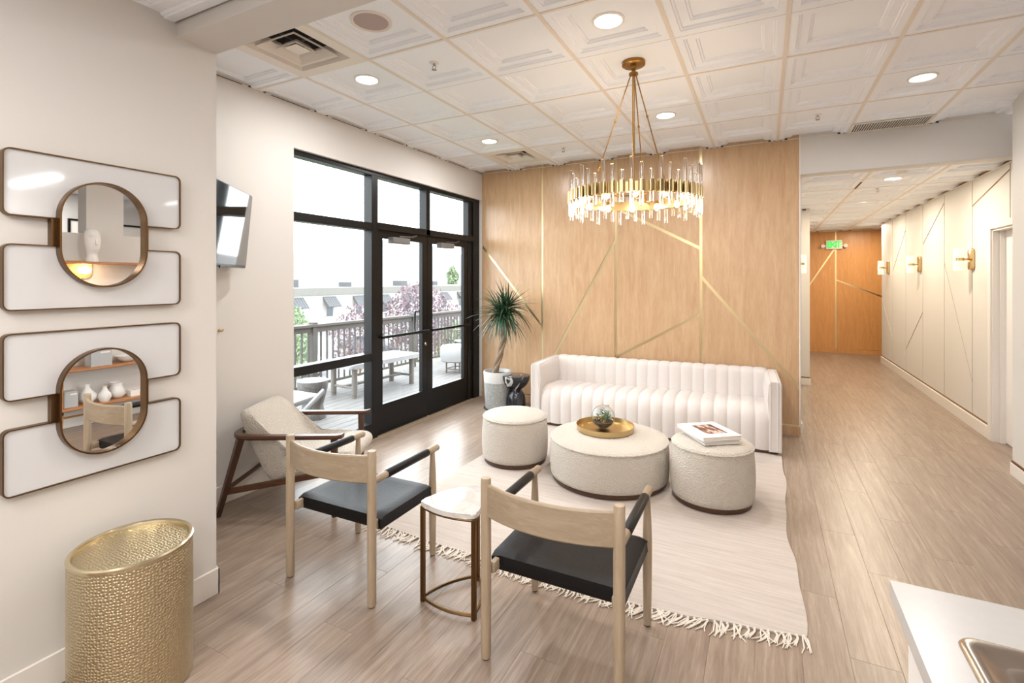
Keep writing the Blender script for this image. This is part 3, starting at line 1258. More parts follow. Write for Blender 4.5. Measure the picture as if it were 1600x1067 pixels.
o = thing('patio_ottoman', 'round pale drum ottoman on dark metal legs by the balcony rail', 'ottoman', (-4.98, 7.55, DZ))
t = B()
lathe(t, [(0, .2), (.27, .2), (.3, .22), (.31, .3), (.31, .44), (.29, .475), (0, .485)], 36)
obj('cushion', t, M['outwhite'], o)
for k in range(4):
    a = PI / 4 + k * PI / 2
    t = B()
    tube(t, [(.2 * math.cos(a), .2 * math.sin(a), 0), (.2 * math.cos(a), .2 * math.sin(a), .21)], .014, 8)
    obj('leg', t, M['ventdark'], o)
t = B()
for k in range(4):
    a, b = PI / 4 + k * PI / 2, PI / 4 + (k + 1) * PI / 2
    tube(t, [(.2 * math.cos(a), .2 * math.sin(a), .07), (.2 * math.cos(b), .2 * math.sin(b), .07)], .01, 6)
obj('stretcher', t, M['ventdark'], o)

o = thing('patio_rail_chair', 'slim wooden patio chair standing past the drum ottoman on the balcony', 'chair', (-5.35, 8.6, DZ), R_(150))
t = B()
box(t, -.25, .25, -.25, .25, .40, .44, .008)
obj('seat', t, M['outwhite'], o, False)
for sx in (-1, 1):
    t = B()
    box(t, sx * .25 - .02, sx * .25 + .02, -.25, -.21, 0, .82, .005)
    obj('leg', t, M['outwood'], o, False)
    t = B()
    box(t, sx * .25 - .02, sx * .25 + .02, .21, .25, 0, .62, .005)
    obj('leg', t, M['outwood'], o, False)
    t = B()
    box(t, sx * .25 - .025, sx * .25 + .025, -.25, .27, .62, .65, .005)
    obj('armrest', t, M['outwood'], o, False)
t = B()
box(t, -.23, .23, -.25, -.225, .56, .8, .005)
obj('backrest', t, M['outwood'], o, False)

o = thing('patio_lounge_chair', 'white slung patio lounge chair with pale crossed legs outside the left window', 'chair', (-4.44, 3.33, DZ), R_(90))
t = B()
prism(t, [(-.33, .36), (.38, .42), (.38, .47), (-.33, .42)], -.28, .28, 'xz', 0.012, 2)
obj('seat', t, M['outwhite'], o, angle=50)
t = B()
prism(t, [(-.34, .38), (-.62, .78), (-.57, .8), (-.28, .42)], -.28, .28, 'xz', 0.012, 2)
obj('backrest', t, M['outwhite'], o, angle=50)
for s in (-1, 1):
    t = B()
    tube(t, [(-.4, s * .31, 0), (.4, s * .31, .5)], .024, 8, flat=1.2)
    obj('leg', t, M['outwhite'], o)
    t = B()
    tube(t, [(.3, s * .27, 0), (-.05, s * .27, .4)], .022, 8, flat=1.2)
    obj('leg', t, M['outwhite'], o)

# ------------------------------------------------------------------ view beyond the balcony
GZ = -4.0
bm = B()
box(bm, -400, -22, -250, 420, GZ - 0.3, GZ)
struct('ground_parking', bm, M['asphalt'])
bm = B()
box(bm, -22, -6.4, -60, 120, GZ - 0.3, GZ + 0.02)
o = struct('ground_lawn', bm, M['grass'])

BX = -44.0
o = thing('office_building', 'long pale stucco building with a grey parapet band across the car park', 'building', (BX, 45, GZ))
t = B()
box(t, -14, 0, -30, 55, 0, 4.2)
obj('wall', t, M['stucco'], o, False)
t = B()
box(t, -14.2, 0.15, -30.2, 55.2, 3.95, 4.75)
obj('parapet', t, M['band'], o, False)
fy = [36 - 45 + i * 4.5 for i in range(-3, 12)]
for wy in fy:
    t = B()
    box(t, 0, 0.06, wy - .55, wy + .55, 1.45, 2.7)
    f = obj('window', t, M['winglass'], o, False)
    t = B()
    ring_prism(t, [(wy - .6, 1.4), (wy + .6, 1.4), (wy + .6, 2.75), (wy - .6, 2.75)], [(wy - .48, 1.52), (wy + .48, 1.52), (wy + .48, 2.63), (wy - .48, 2.63)], 0.0, 0.09, 'yz')
    obj('window_frame', t, M['stucco'], f, False)
    t = B()
    loft(t, [[(.02, wy - .95, 3.75), (.02, wy + .95, 3.75), (1.0, wy + .95, 2.65), (1.0, wy - .95, 2.65)],
             [(.02, wy - .95, 3.68), (.02, wy + .95, 3.68), (.95, wy + .95, 2.6), (.95, wy - .95, 2.6)]])
    for q in range(6):
        yy = wy - .85 + q * .34
        loft(t, [[(.02, yy - .02, 3.79), (.02, yy + .02, 3.79), (1.0, yy + .02, 2.69), (1.0, yy - .02, 2.69)],
                 [(.02, yy - .02, 3.74), (.02, yy + .02, 3.74), (1.0, yy + .02, 2.64), (1.0, yy - .02, 2.64)]])
    obj('awning', t, M['awning'], o, False)
for (yy, w, h) in ((-9, 1.6, .9), (-6.2, 2.6, .9), (3, .8, .6), (8, .9, .7), (14, 1.5, .8), (22, 1.2, .7)):
    t = B()
    box(t, -6, -4.5, yy - w / 2, yy + w / 2, 4.6, 4.75 + h)
    obj('roof_unit', t, M['awning'], o, False)

# hills, with the haze mixed into their base colour
bm = B()
rng = random.Random(3)
rows = []
N = 60
for i in range(N + 1):
    u = i / N
    yy = -300 + 1100 * u
    h = 34 + 16 * math.sin(u * 9 + 0.6) + 9 * math.sin(u * 23 + 2) + 4 * math.sin(u * 61)
    rows.append([(-330, yy, GZ - 2), (-360, yy, GZ + 0.45 * h), (-420, yy, GZ + 0.85 * h), (-480, yy, GZ + h + 6), (-560, yy, GZ + h + 8)])
loft(bm, rows, cap=False, closed=False)
hills = struct('hills', bm, M['hill'], smooth=True)


def foliage_tree(name, label, loc, h, r, m, n, seed, trunk_h, leaf=0.12):
    rg = random.Random(seed)
    o = thing(name, label, 'tree', loc)
    t = B()
    tube(t, [(0, 0, 0), (0.04, 0.02, trunk_h * .5), (0, 0, trunk_h), (0.05, 0, h * .7)], [.1, .08, .07, .03], 8)
    for k in range(7):
        a = rg.random() * 2 * PI
        z0 = trunk_h * (.8 + .3 * rg.random())
        tube(t, [(0, 0, z0), (r * .4 * math.cos(a), r * .4 * math.sin(a), z0 + .5), (r * .7 * math.cos(a), r * .7 * math.sin(a), z0 + 1.2)], [.04, .03, .012], 5)
    obj('trunk', t, M['bark'], o)
    t = B()
    for k in range(n):
        while True:
            p = Vector((rg.uniform(-1, 1), rg.uniform(-1, 1), rg.uniform(-1, 1)))
            if 0.25 < p.length < 1:
                break
        p = Vector((p.x * r * (1 + .25 * math.sin(p.z * 7)), p.y * r, trunk_h + (h - trunk_h) * (p.z * .5 + .5)))
        q = Euler((rg.uniform(0, 6), rg.uniform(0, 6), rg.uniform(0, 6))).to_matrix()
        s = leaf * rg.uniform(.6, 1.3)
        vs = [t.verts.new(p + q @ Vector(c)) for c in ((-s, 0, 0), (0, -s * .5, s * .1), (s, 0, 0), (0, s * .5, s * .1))]
        t.faces.new(vs)
    f = obj('foliage', t, m, o, False, kind='stuff')
    return o


foliage_tree('garden_tree', 'small bright green tree beyond the balcony at the left window', (-14.0, 11.0, GZ), 4.9, .95, M['green'], 4200, 5, 2.2, .07)
foliage_tree('plum_tree', 'purple-leaved tree beyond the balcony behind the left glass door', (-14.5, 18.8, GZ), 5.6, 1.75, M['plum'], 3400, 8, 1.8, 0.085)
foliage_tree('plum_tree', 'sparse purple-leaved tree beyond the balcony, left of the door mullion', (-15.5, 15.9, GZ), 4.6, 1.2, M['plum'], 1300, 9, 1.8, 0.08)
foliage_tree('garden_tree', 'green shrub-like tree low beyond the railing behind the right door', (-15.0, 22.5, GZ), 3.4, 1.2, M['green'], 2500, 11, 1.0)
foliage_tree('garden_tree', 'slender green tree rising above the far building roof', (-62.0, 92, GZ), 8.8, 1.3, M['green'], 1500, 12, 3.0, 0.3)
foliage_tree('garden_tree', 'rounded green tree above the far roof behind the right door', (-62.0, 108, GZ), 7.4, 2.6, M['green'], 1800, 13, 3.0, 0.35)


def car(loc, rz, m, label):
    o = thing('parked_car', label, 'car', loc, rz)
    t = B()
    prof = [(-2.2, .45), (-2.25, .75), (-2.1, .95), (-1.2, 1.02), (-.6, 1.45), (.9, 1.48), (1.7, 1.05), (2.15, .98), (2.2, .5), (1.8, .35), (-1.8, .35)]
    prism(t, prof, -.85, .85, 'xz', 0.08, 2)
    obj('body', t, m, o, angle=60)
    t = B()
    prism(t, [(-1.05, 1.06), (-.58, 1.4), (.85, 1.42), (1.5, 1.08)], -.86, .86, 'xz')
    obj('window', t, M['winglass'], o, False)
    for sx in (-1.4, 1.4):
        for sy in (-1, 1):
            t = B()
            tube(t, [(sx, sy * .68, .33), (sx, sy * .88, .33)], .33, 18)
            w = obj('wheel', t, M['tyre'], o)
            t = B()
            tube(t, [(sx, sy * .87, .33), (sx, sy * .9, .33)], .18, 12)
            obj('hubcap', t, M['steel'], w)
    for sy in (-.6, .6):
        t = B()
        box(t, 2.12, 2.24, sy - .18, sy + .18, .75, .93)
        obj('tail_light', t, M['taillight'], o, False)
    return o


car((-24.5, 19.4, GZ), R_(70), M['carwhite'], 'silver parked car seen low through the left window railing')
car((-27.0, 28.8, GZ), R_(15), M['cardark'], 'charcoal parked car behind the purple tree')

# ------------------------------------------------------------------ wall art with mirrors
def wall_art(z_mid, label):
    """two white glass panels joined by a strap, a pill-shaped mirror bridging the gap; local y along the wall"""
    o = thing('wall_mirror', label, 'mirror', (XN, 1.067, z_mid), 0, 'mirrored glass wall art')
    hw, ph, off = 0.309, 0.25, 0.177
    for s in (-1, 1):
        zc = s * off
        t = B()
        prism(t, rrect(2 * hw - .006, ph - .006, .022, 4, 0, zc), 0.004, 0.022, 'yz')
        p = obj('glass_panel', t, M['opal'], o, angle=50)
        t = B()
        ring_prism(t, rrect(2 * hw, ph, .025, 6, 0, zc), rrect(2 * hw - .009, ph - .009, .021, 6, 0, zc), 0, 0.03, 'yz')
        obj('panel_frame', t, M['frame'], p, angle=50)
    w, h = 0.308, 0.435
    t = B()
    ring_prism(t, rrect(w, h, w / 2 - .001, 14), rrect(w - .013, h - .013, w / 2 - .008, 14), 0, 0.058, 'yz')
    obj('mirror_frame', t, M['frame'], o, angle=50)
    t = B()
    prism(t, rrect(w - .012, h - .012, w / 2 - .0085, 14), 0.012, 0.034, 'yz')
    obj('mirror_glass', t, M['mirror'], o, False)
    for y in (-.1585, .1585):
        t = B()
        box(t, 0.0, 0.03, y - .012, y + .012, -(off - ph / 2) - .002, off - ph / 2 + .002)
        obj('strap', t, M['frame'], o, False)
    return o


wall_art(1.788, 'upper mirrored wall art, pill mirror across two white glass panels')
wall_art(1.10, 'lower mirrored wall art, pill mirror across two white glass panels')

# ------------------------------------------------------------------ television
tv = thing('television', 'black flat television tilted on a wall arm beside the window, reflecting daylight', 'television', (-3.07, 1.975, 1.95))
u = Vector((-0.61, 0.79, 0)).normalized()
nn = Vector((0.79, 0.61, 0)).normalized()
tau = R_(5)
n2 = nn * math.cos(tau) + Vector((0, 0, -1)) * math.sin(tau)
v2 = n2.cross(u)
if v2.z < 0:
    v2 = -v2
TM = Matrix((( u.x, n2.x, v2.x, 0), (u.y, n2.y, v2.y, 0), (u.z, n2.z, v2.z, 0), (0, 0, 0, 1)))
t = B()
box(t, -.46, .46, -.05, 0, -.265, .265, 0.006, mtx=TM)
obj('housing', t, M['blackgloss'], tv, False)
t = B()
box(t, -.452, .452, 0.0, 0.003, -.245, .257, mtx=TM)
obj('screen', t, M['screen'], tv, False)
t = B()
box(t, -.03, .03, 0.0, 0.008, -.272, -.255, 0.002, mtx=TM)
obj('sensor', t, M['blackgloss'], tv, False)
t = B()
tube(t, [(-.05, -.03, 0), (-.2, -.06, 0), (-.392, .1, 0)], .02, 8)
box(t, -.392, -.37, .0, .2, -.15, .15)
obj('wall_arm', t, M['black'], tv)
o = thing('wall_hook', 'tiny brass hook on the wall under the television', 'hook', (XL, 2.19, 1.242))
t = B()
lathe(t, [(0, 0), (.012, 0), (.012, .004), (0, .004)], 12)
bmesh.ops.transform(t, matrix=Matrix.Rotation(R_(90), 4, 'Y'), verts=t.verts)
obj('plate', t, M['brass'], o)
t = B()
tube(t, [(0, 0, 0), (.03, 0, -.004), (.045, 0, .012)], .005, 6)
obj('peg', t, M['brass'], o)

# ------------------------------------------------------------------ pedestal table, hammered brass
o = thing('drum_table', 'tall hammered brass drum table with a raised rim against the mirror wall', 'side table', (-2.235, 1.065, 0))
t = B()
lathe(t, [(0, 0.0), (.195, 0.0), (.2, .006), (.201, .2), (.201, .4), (.2, .545)], 72)
obj('drum', t, M['hammered'], o)
t = B()
lathe(t, [(.2, .543), (.203, .55), (.203, .556), (.197, .561), (.188, .558), (.184, .548), (.184, .536)], 72)
obj('rim', t, M['hammered_rim'], o)
t = B()
lathe(t, [(0, .541), (.185, .541)], 64)
obj('tray_top', t, M['hammered_top'], o)

# ------------------------------------------------------------------ pale armchairs
def leather_seat():
    """sling with sagging middle, front and back edges wrapped over the rails"""
    t = B()
    nx, ny = 16, 14
    X0, X1, Y0, Y1 = -.292, .292, -.195, .236
    top = []
    for j in range(ny + 1):
        v = j / ny
        row = []
        for i in range(nx + 1):
            uu = i / nx
            x = X0 + (X1 - X0) * uu
            y = Y0 + (Y1 - Y0) * v
            e = min(uu, 1 - uu) * 2
            f = min(v, 1 - v) * 2
            sag = -.022 * math.sin(PI * uu) ** .8 * math.sin(PI * v) ** .5
            rnd = -.012 * max(0, 1 - e * 8) ** 2 - .012 * max(0, 1 - f * 8) ** 2
            row.append(t.verts.new((x, y, .424 + sag + rnd)))
        top.append(row)
    for j in range(ny):
        for i in range(nx):
            t.faces.new((top[j][i], top[j][i + 1], top[j + 1][i + 1], top[j + 1][i]))
    edge = [top[0][i] for i in range(nx + 1)] + [top[j][nx] for j in range(1, ny + 1)] + [top[ny][i] for i in range(nx - 1, -1, -1)] + [top[j][0] for j in range(ny - 1, 0, -1)]
    prev = edge
    for dz, ins in ((-.025, -.004), (-.058, 0.0), (-.064, .006)):
        cur = []
        for v in edge:
            cx = v.co.x - math.copysign(ins, v.co.x) if abs(abs(v.co.x) - .292) < .001 else v.co.x
            cy = v.co.y
            if abs(v.co.y - Y0) < .001:
                cy = v.co.y + ins
            if abs(v.co.y - Y1) < .001:
                cy = v.co.y - ins
            cur.append(t.verts.new((cx, cy, .412 + dz)))
        for i in range(len(edge)):
            j = (i + 1) % len(edge)
            t.faces.new((prev[i], cur[i], cur[j], prev[j]))
        prev = cur
    t.faces.new(prev)
    return t


def armchair(loc, rz, label):
    o = thing('armchair', label, 'chair', loc, rz, 'pale wood and black leather armchairs')
    hx, yr, yf = .285, -.255, .255
    for sx in (-1, 1):
        t = B()
        lathe(t, [(0, .006), (.02, .006), (.0215, .02), (.0225, .3), (.0225, .6), (.022, .757), (.019, .764), (0, .766)], 18, (sx * hx, yr, 0))
        l = obj('leg', t, M['ash'], o)
        t = B()
        lathe(t, [(0, 0), (.016, 0), (.016, .008), (0, .008)], 14, (sx * hx, yr, 0))
        obj('glide', t, M['rubber'], l)
        t = B()
        lathe(t, [(0, .006), (.016, .006), (.018, .02), (.0215, .3), (.0215, .4), (.019, .48), (.014, .585), (.013, .605), (0, .605)], 18, (sx * hx, yf, 0))
        l = obj('leg', t, M['ash'], o)
        t = B()
        lathe(t, [(0, 0), (.013, 0), (.013, .008), (0, .008)], 14, (sx * hx, yf, 0))
        obj('glide', t, M['rubber'], l)
        t = B()
        tube(t, [(sx * hx, yr, .612), (sx * hx, yf + .045, .614), (sx * hx, yf + .05, .614)], [.0185, .0185, .015], 14)
        a = obj('armrest', t, M['ash_x'], o)
        t = B()
        tube(t, [(sx * hx, yr + .105, .6125), (sx * hx, yr + .11, .6125), (sx * hx, yf - .055, .6135), (sx * hx, yf - .05, .6135)], [.019, .0212, .0212, .019], 16)
        obj('leather_wrap', t, M['leather_wrap'], a, label='black leather arm wrap')
        t = B()
        box(t, sx * (hx - .022) - .012, sx * (hx - .022) + .012, yr + .015, yf - .015, .356, .404, .005, 2)
        obj('seat_rail', t, M['ash_x'], o)
    # bowed back plank let into the rear posts
    t = B()
    rings = []
    n = 18
    for i in range(n + 1):
        s = -1 + 2 * i / n
        x = s * (hx - .004)
        bow = -.062 * (1 - s * s)
        y = yr + bow
        z0 = .604 + .002 * (1 - s * s)
        z1 = .742 - .004 * (1 - s * s)
        th = .0105
        dy = 2 * .062 * s / hx
        nrm = Vector((-dy, 1, 0)).normalized()
        sec = []
        for (q, z) in ((-1, z0 + .006), (-.5, z0), (.5, z0), (1, z0 + .006), (1, z1 - .006), (.5, z1), (-.5, z1), (-1, z1 - .006)):
            sec.append((x + nrm.x * th * q, y + nrm.y * th * q, z))
        rings.append(sec)
    loft(t, rings)
    obj('backrest', t, M['ash_x'], o, angle=40)
    obj('seat', leather_seat(), M['leather'], o, angle=50, label='black leather seat')
    return o


c1 = armchair((-2.008, 2.098, 0), R_(1.0), 'pale ash armchair with a black leather seat, left of the small white side table')
c2 = dup(c1, (-.772, 2.075, 0), R_(0.5), 'pale ash armchair with a black leather seat nearest the camera, right of the side table')

# ------------------------------------------------------------------ triangular side table
o = thing('side_table', 'small triangular side table with a white top and bronze frame between the armchairs', 'side table', (-1.369, 2.09, 0))
TP = [(-.153, -.093), (.147, -.097), (.0, .18)]


def bowed_tri(scale, rad, bow, n=8):
    P = [Vector((p[0] * scale, p[1] * scale)) for p in TP]
    out = []
    for i in range(3):
        a, b, c = P[i - 1], P[i], P[(i + 1) % 3]
        d1 = (a - b).normalized()
        d2 = (c - b).normalized()
        p0, p2 = b + d1 * rad, b + d2 * rad
        for k in range(5):
            q = k / 4
            out.append(tuple((1 - q) ** 2 * p0 + 2 * q * (1 - q) * b + q * q * p2))
        e = c + (b - c).normalized() * rad
        m = (p2 + e) / 2
        nrm = m.normalized()
        for k in range(1, n):
            q = k / n
            out.append(tuple(p2.lerp(e, q) + nrm * bow * 4 * q * (1 - q)))
    return out


t = B()
prism(t, bowed_tri(1.2, .06, .025), .478, .502, 'xy', 0.005, 2)
obj('table_top', t, M['whitetop'], o, angle=50)
t = B()
pl = bowed_tri(1.05, .02, .025)
tube(t, [(p[0], p[1], .47) for p in pl + pl[:1]], .008, 6)
obj('top_frame', t, M['frame'], o)
t = B()
tube(t, [(p[0], p[1], .022) for p in pl + pl[:1]], .008, 6)
obj('foot_ring', t, M['frame'], o)
for p in TP:
    t = B()
    box(t, p[0] - .011, p[0] + .011, p[1] - .011, p[1] + .011, 0, .476, .003)
    obj('leg', t, M['frame'], o, False)

# ------------------------------------------------------------------ boucle lounge chair
yaw = R_(27.1)
Fv = Vector((-math.sin(yaw), math.cos(yaw), 0))
Rv = Vector((math.cos(yaw), math.sin(yaw), 0))
lo = Fv * 3.655 + Rv * (-1.55)
o = thing('lounge_chair', 'walnut lounge chair with an ivory boucle cushion against the window wall', 'chair', lo, yaw)
# bent arm rail: runs front to back, round behind the cushion and forward again
t = B()
pts = []
hw = .315
pts += [(.41, -hw, .553), (.37, -hw, .545), (.1, -hw, .542), (-.22, -hw, .540)]
for k in range(1, 7):
    a = PI / 2 * k / 6
    pts.append((-.22 - .13 * math.sin(a), -hw + .13 * (1 - math.cos(a)), .540))
for k in range(0, 7):
    a = PI / 2 * (1 - k / 6)
    pts.append((-.22 - .13 * math.sin(a), hw - .13 * (1 - math.cos(a)), .540))
pts += [(.1, hw, .542), (.37, hw, .545), (.41, hw, .553)]
rings = []
for i, p in enumerate(pts):
    a = Vector(pts[max(i - 1, 0)])
    b = Vector(pts[min(i + 1, len(pts) - 1)])
    tg = (b - a).normalized()
    s = tg.cross(Vector((0, 0, 1))).normalized()
    wd, ht = .027, .014
    P = Vector(p)
    sec = []
    for (q, z) in ((-1, -.6), (-.8, -1), (.8, -1), (1, -.6), (1, .6), (.8, 1), (-.8, 1), (-1, .6)):
        sec.append(tuple(P + s * wd * q + Vector((0, 0, ht * z))))
    rings.append(sec)
loft(t, rings)
obj('armrest', t, M['walnut'], o, angle=45)
for s in (-1, 1):
    t = B()
    tube(t, [(-.285, s * .31, .53), (-.44, s * .31, 0)], [.03, .021], 4, flat=1.0)
    obj('leg', t, M['walnut_z'], o, False)
    t = B()
    tube(t, [(.345, s * .30, .535), (.345, s * .30, 0)], [.026, .018], 8)
    obj('leg', t, M['walnut_z'], o)
    t = B()
    box(t, -.41, .35, -.012, .012, -.02, .02, .004, mtx=Matrix.Translation((0, s * .29, .235)) @ Matrix.Rotation(R_(-10.5), 4, 'Y'))
    obj('side_rail', t, M['walnut'], o, False)
t = B()
tube(t, [(-.375, -.30, .19), (-.375, .30, .19)], .016, 8)
tube(t, [(.3, -.29, .28), (.3, .29, .28)], .016, 8)
obj('stretcher', t, M['walnut'], o)
t = B()
cprof = [(-.355, .645), (-.335, .70), (-.275, .708), (-.215, .675), (-.06, .43), (-.015, .385), (.06, .378), (.36, .432), (.44, .425), (.47, .38), (.455, .325), (.38, .295), (.0, .21), (-.10, .19), (-.145, .205)]
tt = B()
ny = 8
rings = []
for j in range(ny + 1):
    q = -1 + 2 * j / ny
    y = q * .272
    k = 1 - .06 * max(0, abs(q) - .72) / .28
    cxm = sum(p[0] for p in cprof) / len(cprof)
    czm = sum(p[1] for p in cprof) / len(cprof)
    ins = .014 * (max(0, abs(q) - .74) / .26) ** 2
    pts2 = []
    for i, p in enumerate(cprof):
        a, b = cprof[i - 1], cprof[(i + 1) % len(cprof)]
        d = Vector((b[0] - a[0], b[1] - a[1])).normalized()
        nr = Vector((-d.y, d.x)) * -1
        pts2.append((p[0] + nr.x * ins, y, p[1] + nr.y * ins))
    rings.append(pts2)
loft(tt, rings)
me = to_mesh('cushion', tt, M['boucle'], True, 75)
cu = obj('cushion', me, parent=o)
md = cu.modifiers.new('soften', 'SUBSURF')
md.levels = md.render_levels = 2
#PART3
# ------------------------------------------------------------------ flatweave rug
o = thing('rug', 'blush pink flatweave rug with cotton fringe under the ottomans', 'rug', (0, 0, 0))
RX0, RX1, RY0, RY1 = -2.30, 0.13, 2.455, 5.25
t = B()
nx, ny = 40, 46


def rugpt(a, b):
    x = RX0 + (RX1 - RX0) * a
    y = RY0 + (RY1 - RY0) * b
    x += (.012 * math.sin(b * 11) + .006 * math.sin(b * 29)) * (1 if a > .5 else .5) * abs(2 * a - 1)
    if b < .02:
        y += .012 * math.sin(a * 7 + 1) + .006 * math.sin(a * 25)
    y += .12 * max(0, a - .8) / .2 * max(0, 1 - b * 3) * .9
    x += .035 * a * max(0, 1 - b * 2.2)
    z = .009 + .0035 * math.sin(a * 17 + b * 5) * max(0, 1 - b * 5) + .003 * math.sin(b * 40 + a * 3) * max(0, a - .7) / .3
    return (x, y, max(.006, z))


g = [[t.verts.new(rugpt(i / nx, j / ny)) for i in range(nx + 1)] for j in range(ny + 1)]
for j in range(ny):
    for i in range(nx):
        t.faces.new((g[j][i], g[j][i + 1], g[j + 1][i + 1], g[j + 1][i]))
r = bmesh.ops.extrude_face_region(t, geom=list(t.faces))
for v in [e for e in r['geom'] if isinstance(e, bmesh.types.BMVert)]:
    v.co.z = 0.0005
obj('pile', t, M['rug'], o, angle=60)
rg = random.Random(5)
tass = []
for k in range(5):
    t = B()
    bend = rg.uniform(-.03, .03)
    for q in range(4):
        dx = rg.uniform(-.012, .012)
        ln = rg.uniform(.07, .105)
        b2 = bend + rg.uniform(-.014, .014)
        tube(t, [(dx * .3, 0, .007), (dx + b2 * .3, -.3 * ln, .008), (dx + b2, -.7 * ln, .005), (dx + b2 * 1.9 + rg.uniform(-.01, .01), -ln, .004)], [.0032, .0034, .0032, .002], 5)
    lathe(t, [(0, -.004), (.006, -.003), (.007, .001), (.005, .005), (0, .006)], 8, (0, -.004, .007))
    tass.append(to_mesh('tassel', t, M['fringe']))
nt = 88
for k in range(nt):
    a = (k + .5) / nt
    p = rugpt(a, 0)
    obj('tassel', tass[rg.randrange(5)], parent=o, loc=(p[0], p[1], 0), rot=(0, 0, rg.uniform(-.5, .5)))

# ------------------------------------------------------------------ round ottomans
def ottoman(x, y, r, hs, hd, label):
    o = thing('ottoman', label, 'ottoman', (x, y, .0125), 0, 'round boucle ottomans on walnut plinths')
    t = B()
    lathe(t, [(0, 0), (r - .022, 0), (r - .018, .004), (r - .018, .034), (0, .034)], 56)
    obj('plinth', t, M['plinth'], o)
    n = 12
    prof = [(r - .03, .03), (r - .006, .04)]
    for k in range(1, n):
        q = k / n
        prof.append((r + .012 * math.sin(PI * q) ** .7 - .006 * (1 - q) - .012 * q, .04 + (hs - .04) * q))
    prof.append((r - .014, hs))
    t = B()
    lathe(t, prof, 72)
    lathe(t, [(0, hs - .005), (r - .016, hs - .005)], 72)
    obj('body', t, M['boucle'], o, angle=60)
    t = B()
    top = [(r - .012, hs - .002), (r - .012, hs + .006)]
    for k in range(1, 10):
        q = k / 9
        top.append(((r - .012) * (1 - q ** 1.6) if k < 9 else 0, hs + .006 + (hd - hs - .006) * math.sin(q * PI / 2) ** .75))
    lathe(t, top, 72)
    obj('cushion_top', t, M['boucle'], o, angle=60)
    t = B()
    tube(t, [((r - .009) * math.cos(2 * PI * k / 72), (r - .009) * math.sin(2 * PI * k / 72), hs + .001) for k in range(73)], .0065, 6, cap=False)
    obj('piping', t, M['boucle'], o)
    return o


ottoman(-1.989, 3.941, .290, .385, .425, 'tall round boucle ottoman at the left end, bare top, nearest the glass doors')
ottoman(-1.135, 3.935, .472, .318, .352, 'wide low round boucle ottoman in the middle, holding the brass tray')
ottoman(-.350, 3.880, .286, .398, .438, 'tall round boucle ottoman at the right, with books on top')

# tray, terrarium
TX, TY, TZ = -1.18, 3.99, .3655
o = thing('tray', 'round brass tray on the wide middle ottoman', 'tray', (TX, TY, TZ))
t = B()
lathe(t, [(0, 0), (.222, 0), (.228, .004), (.234, .045), (.236, .048), (.231, .048), (.225, .01), (.218, .007), (0, .007)], 64)
obj('dish', t, M['brass'], o)
o = thing('terrarium', 'round glass terrarium with small green plants on the brass tray', 'terrarium', (TX - .02, TY + .01, TZ + .007))
t = B()
R0 = .098
outer, inner = [], []
for k in range(3, 25):
    a = -PI / 2 + (PI * .86) * (k - 3) / 21 + .18
    outer.append((R0 * math.cos(a), R0 + R0 * math.sin(a) - .0015))
prof = [(0, outer[0][1])] + outer
for (a, b) in reversed(outer):
    prof.append((a * .965, R0 + (b - R0) * .965))
prof.append((0, prof[-1][1]))
lathe(t, prof, 40)
obj('bowl', t, M['pane'], o, angle=60)
t = B()
sp = [(0, .008)]
for k in range(0, 9):
    a = -PI / 2 + .3 + k * .105
    sp.append((R0 * .94 * math.cos(a), R0 + R0 * .94 * math.sin(a)))
sp.append((0, sp[-1][1] + .006))
lathe(t, sp, 32)
obj('soil', t, M['soil'], o, angle=60)
rg = random.Random(2)
t = B()
for k in range(8):
    x, y, rr = rg.uniform(-.05, .05), rg.uniform(-.05, .05), rg.uniform(.008, .016)
    lathe(t, [(0, -rr), (rr * .8, -rr * .5), (rr, 0), (rr * .7, rr * .6), (0, rr * .8)], 8, (x, y, .066))
obj('pebbles', t, M['brass_dark'], o, kind='stuff')
for k in range(8):
    t = B()
    x, y = rg.uniform(-.045, .045), rg.uniform(-.045, .045)
    h = rg.uniform(.04, .08)
    lx, ly = rg.uniform(-.02, .02), rg.uniform(-.02, .02)
    tube(t, [(x, y, .06), (x + lx * .5, y + ly * .5, .06 + h * .5), (x + lx, y + ly, .06 + h)], [.003, .0025, .001], 5)
    for q in range(11):
        f = .2 + .8 * q / 10
        a = q * 2.4
        px, py, pz = x + lx * f, y + ly * f, .06 + h * f
        ln = .033
        d = Vector((math.cos(a), math.sin(a), .5)) * ln
        s = Vector((-math.sin(a), math.cos(a), 0)) * .0075
        vs = [t.verts.new(c) for c in ((px, py, pz), tuple(Vector((px, py, pz)) + d * .5 + s), tuple(Vector((px, py, pz)) + d), tuple(Vector((px, py, pz)) + d * .5 - s))]
        t.faces.new(vs)
    obj('sprig', t, M['leaf_small'], o)
t = B()
tube(t, [(.0, .0, .12), (.01, .0, .17), (.035, .0, .198), (.05, .01, .19)], .0015, 5)
lathe(t, [(0, -.006), (.006, 0), (0, .006)], 8, (.045, .008, .192))
obj('berry_twig', t, M['plinth'], o)

# books on the right ottoman
BA = math.atan2(4.13 - 3.889, -.29 + .598)
bk = Vector((-.372, 3.893))


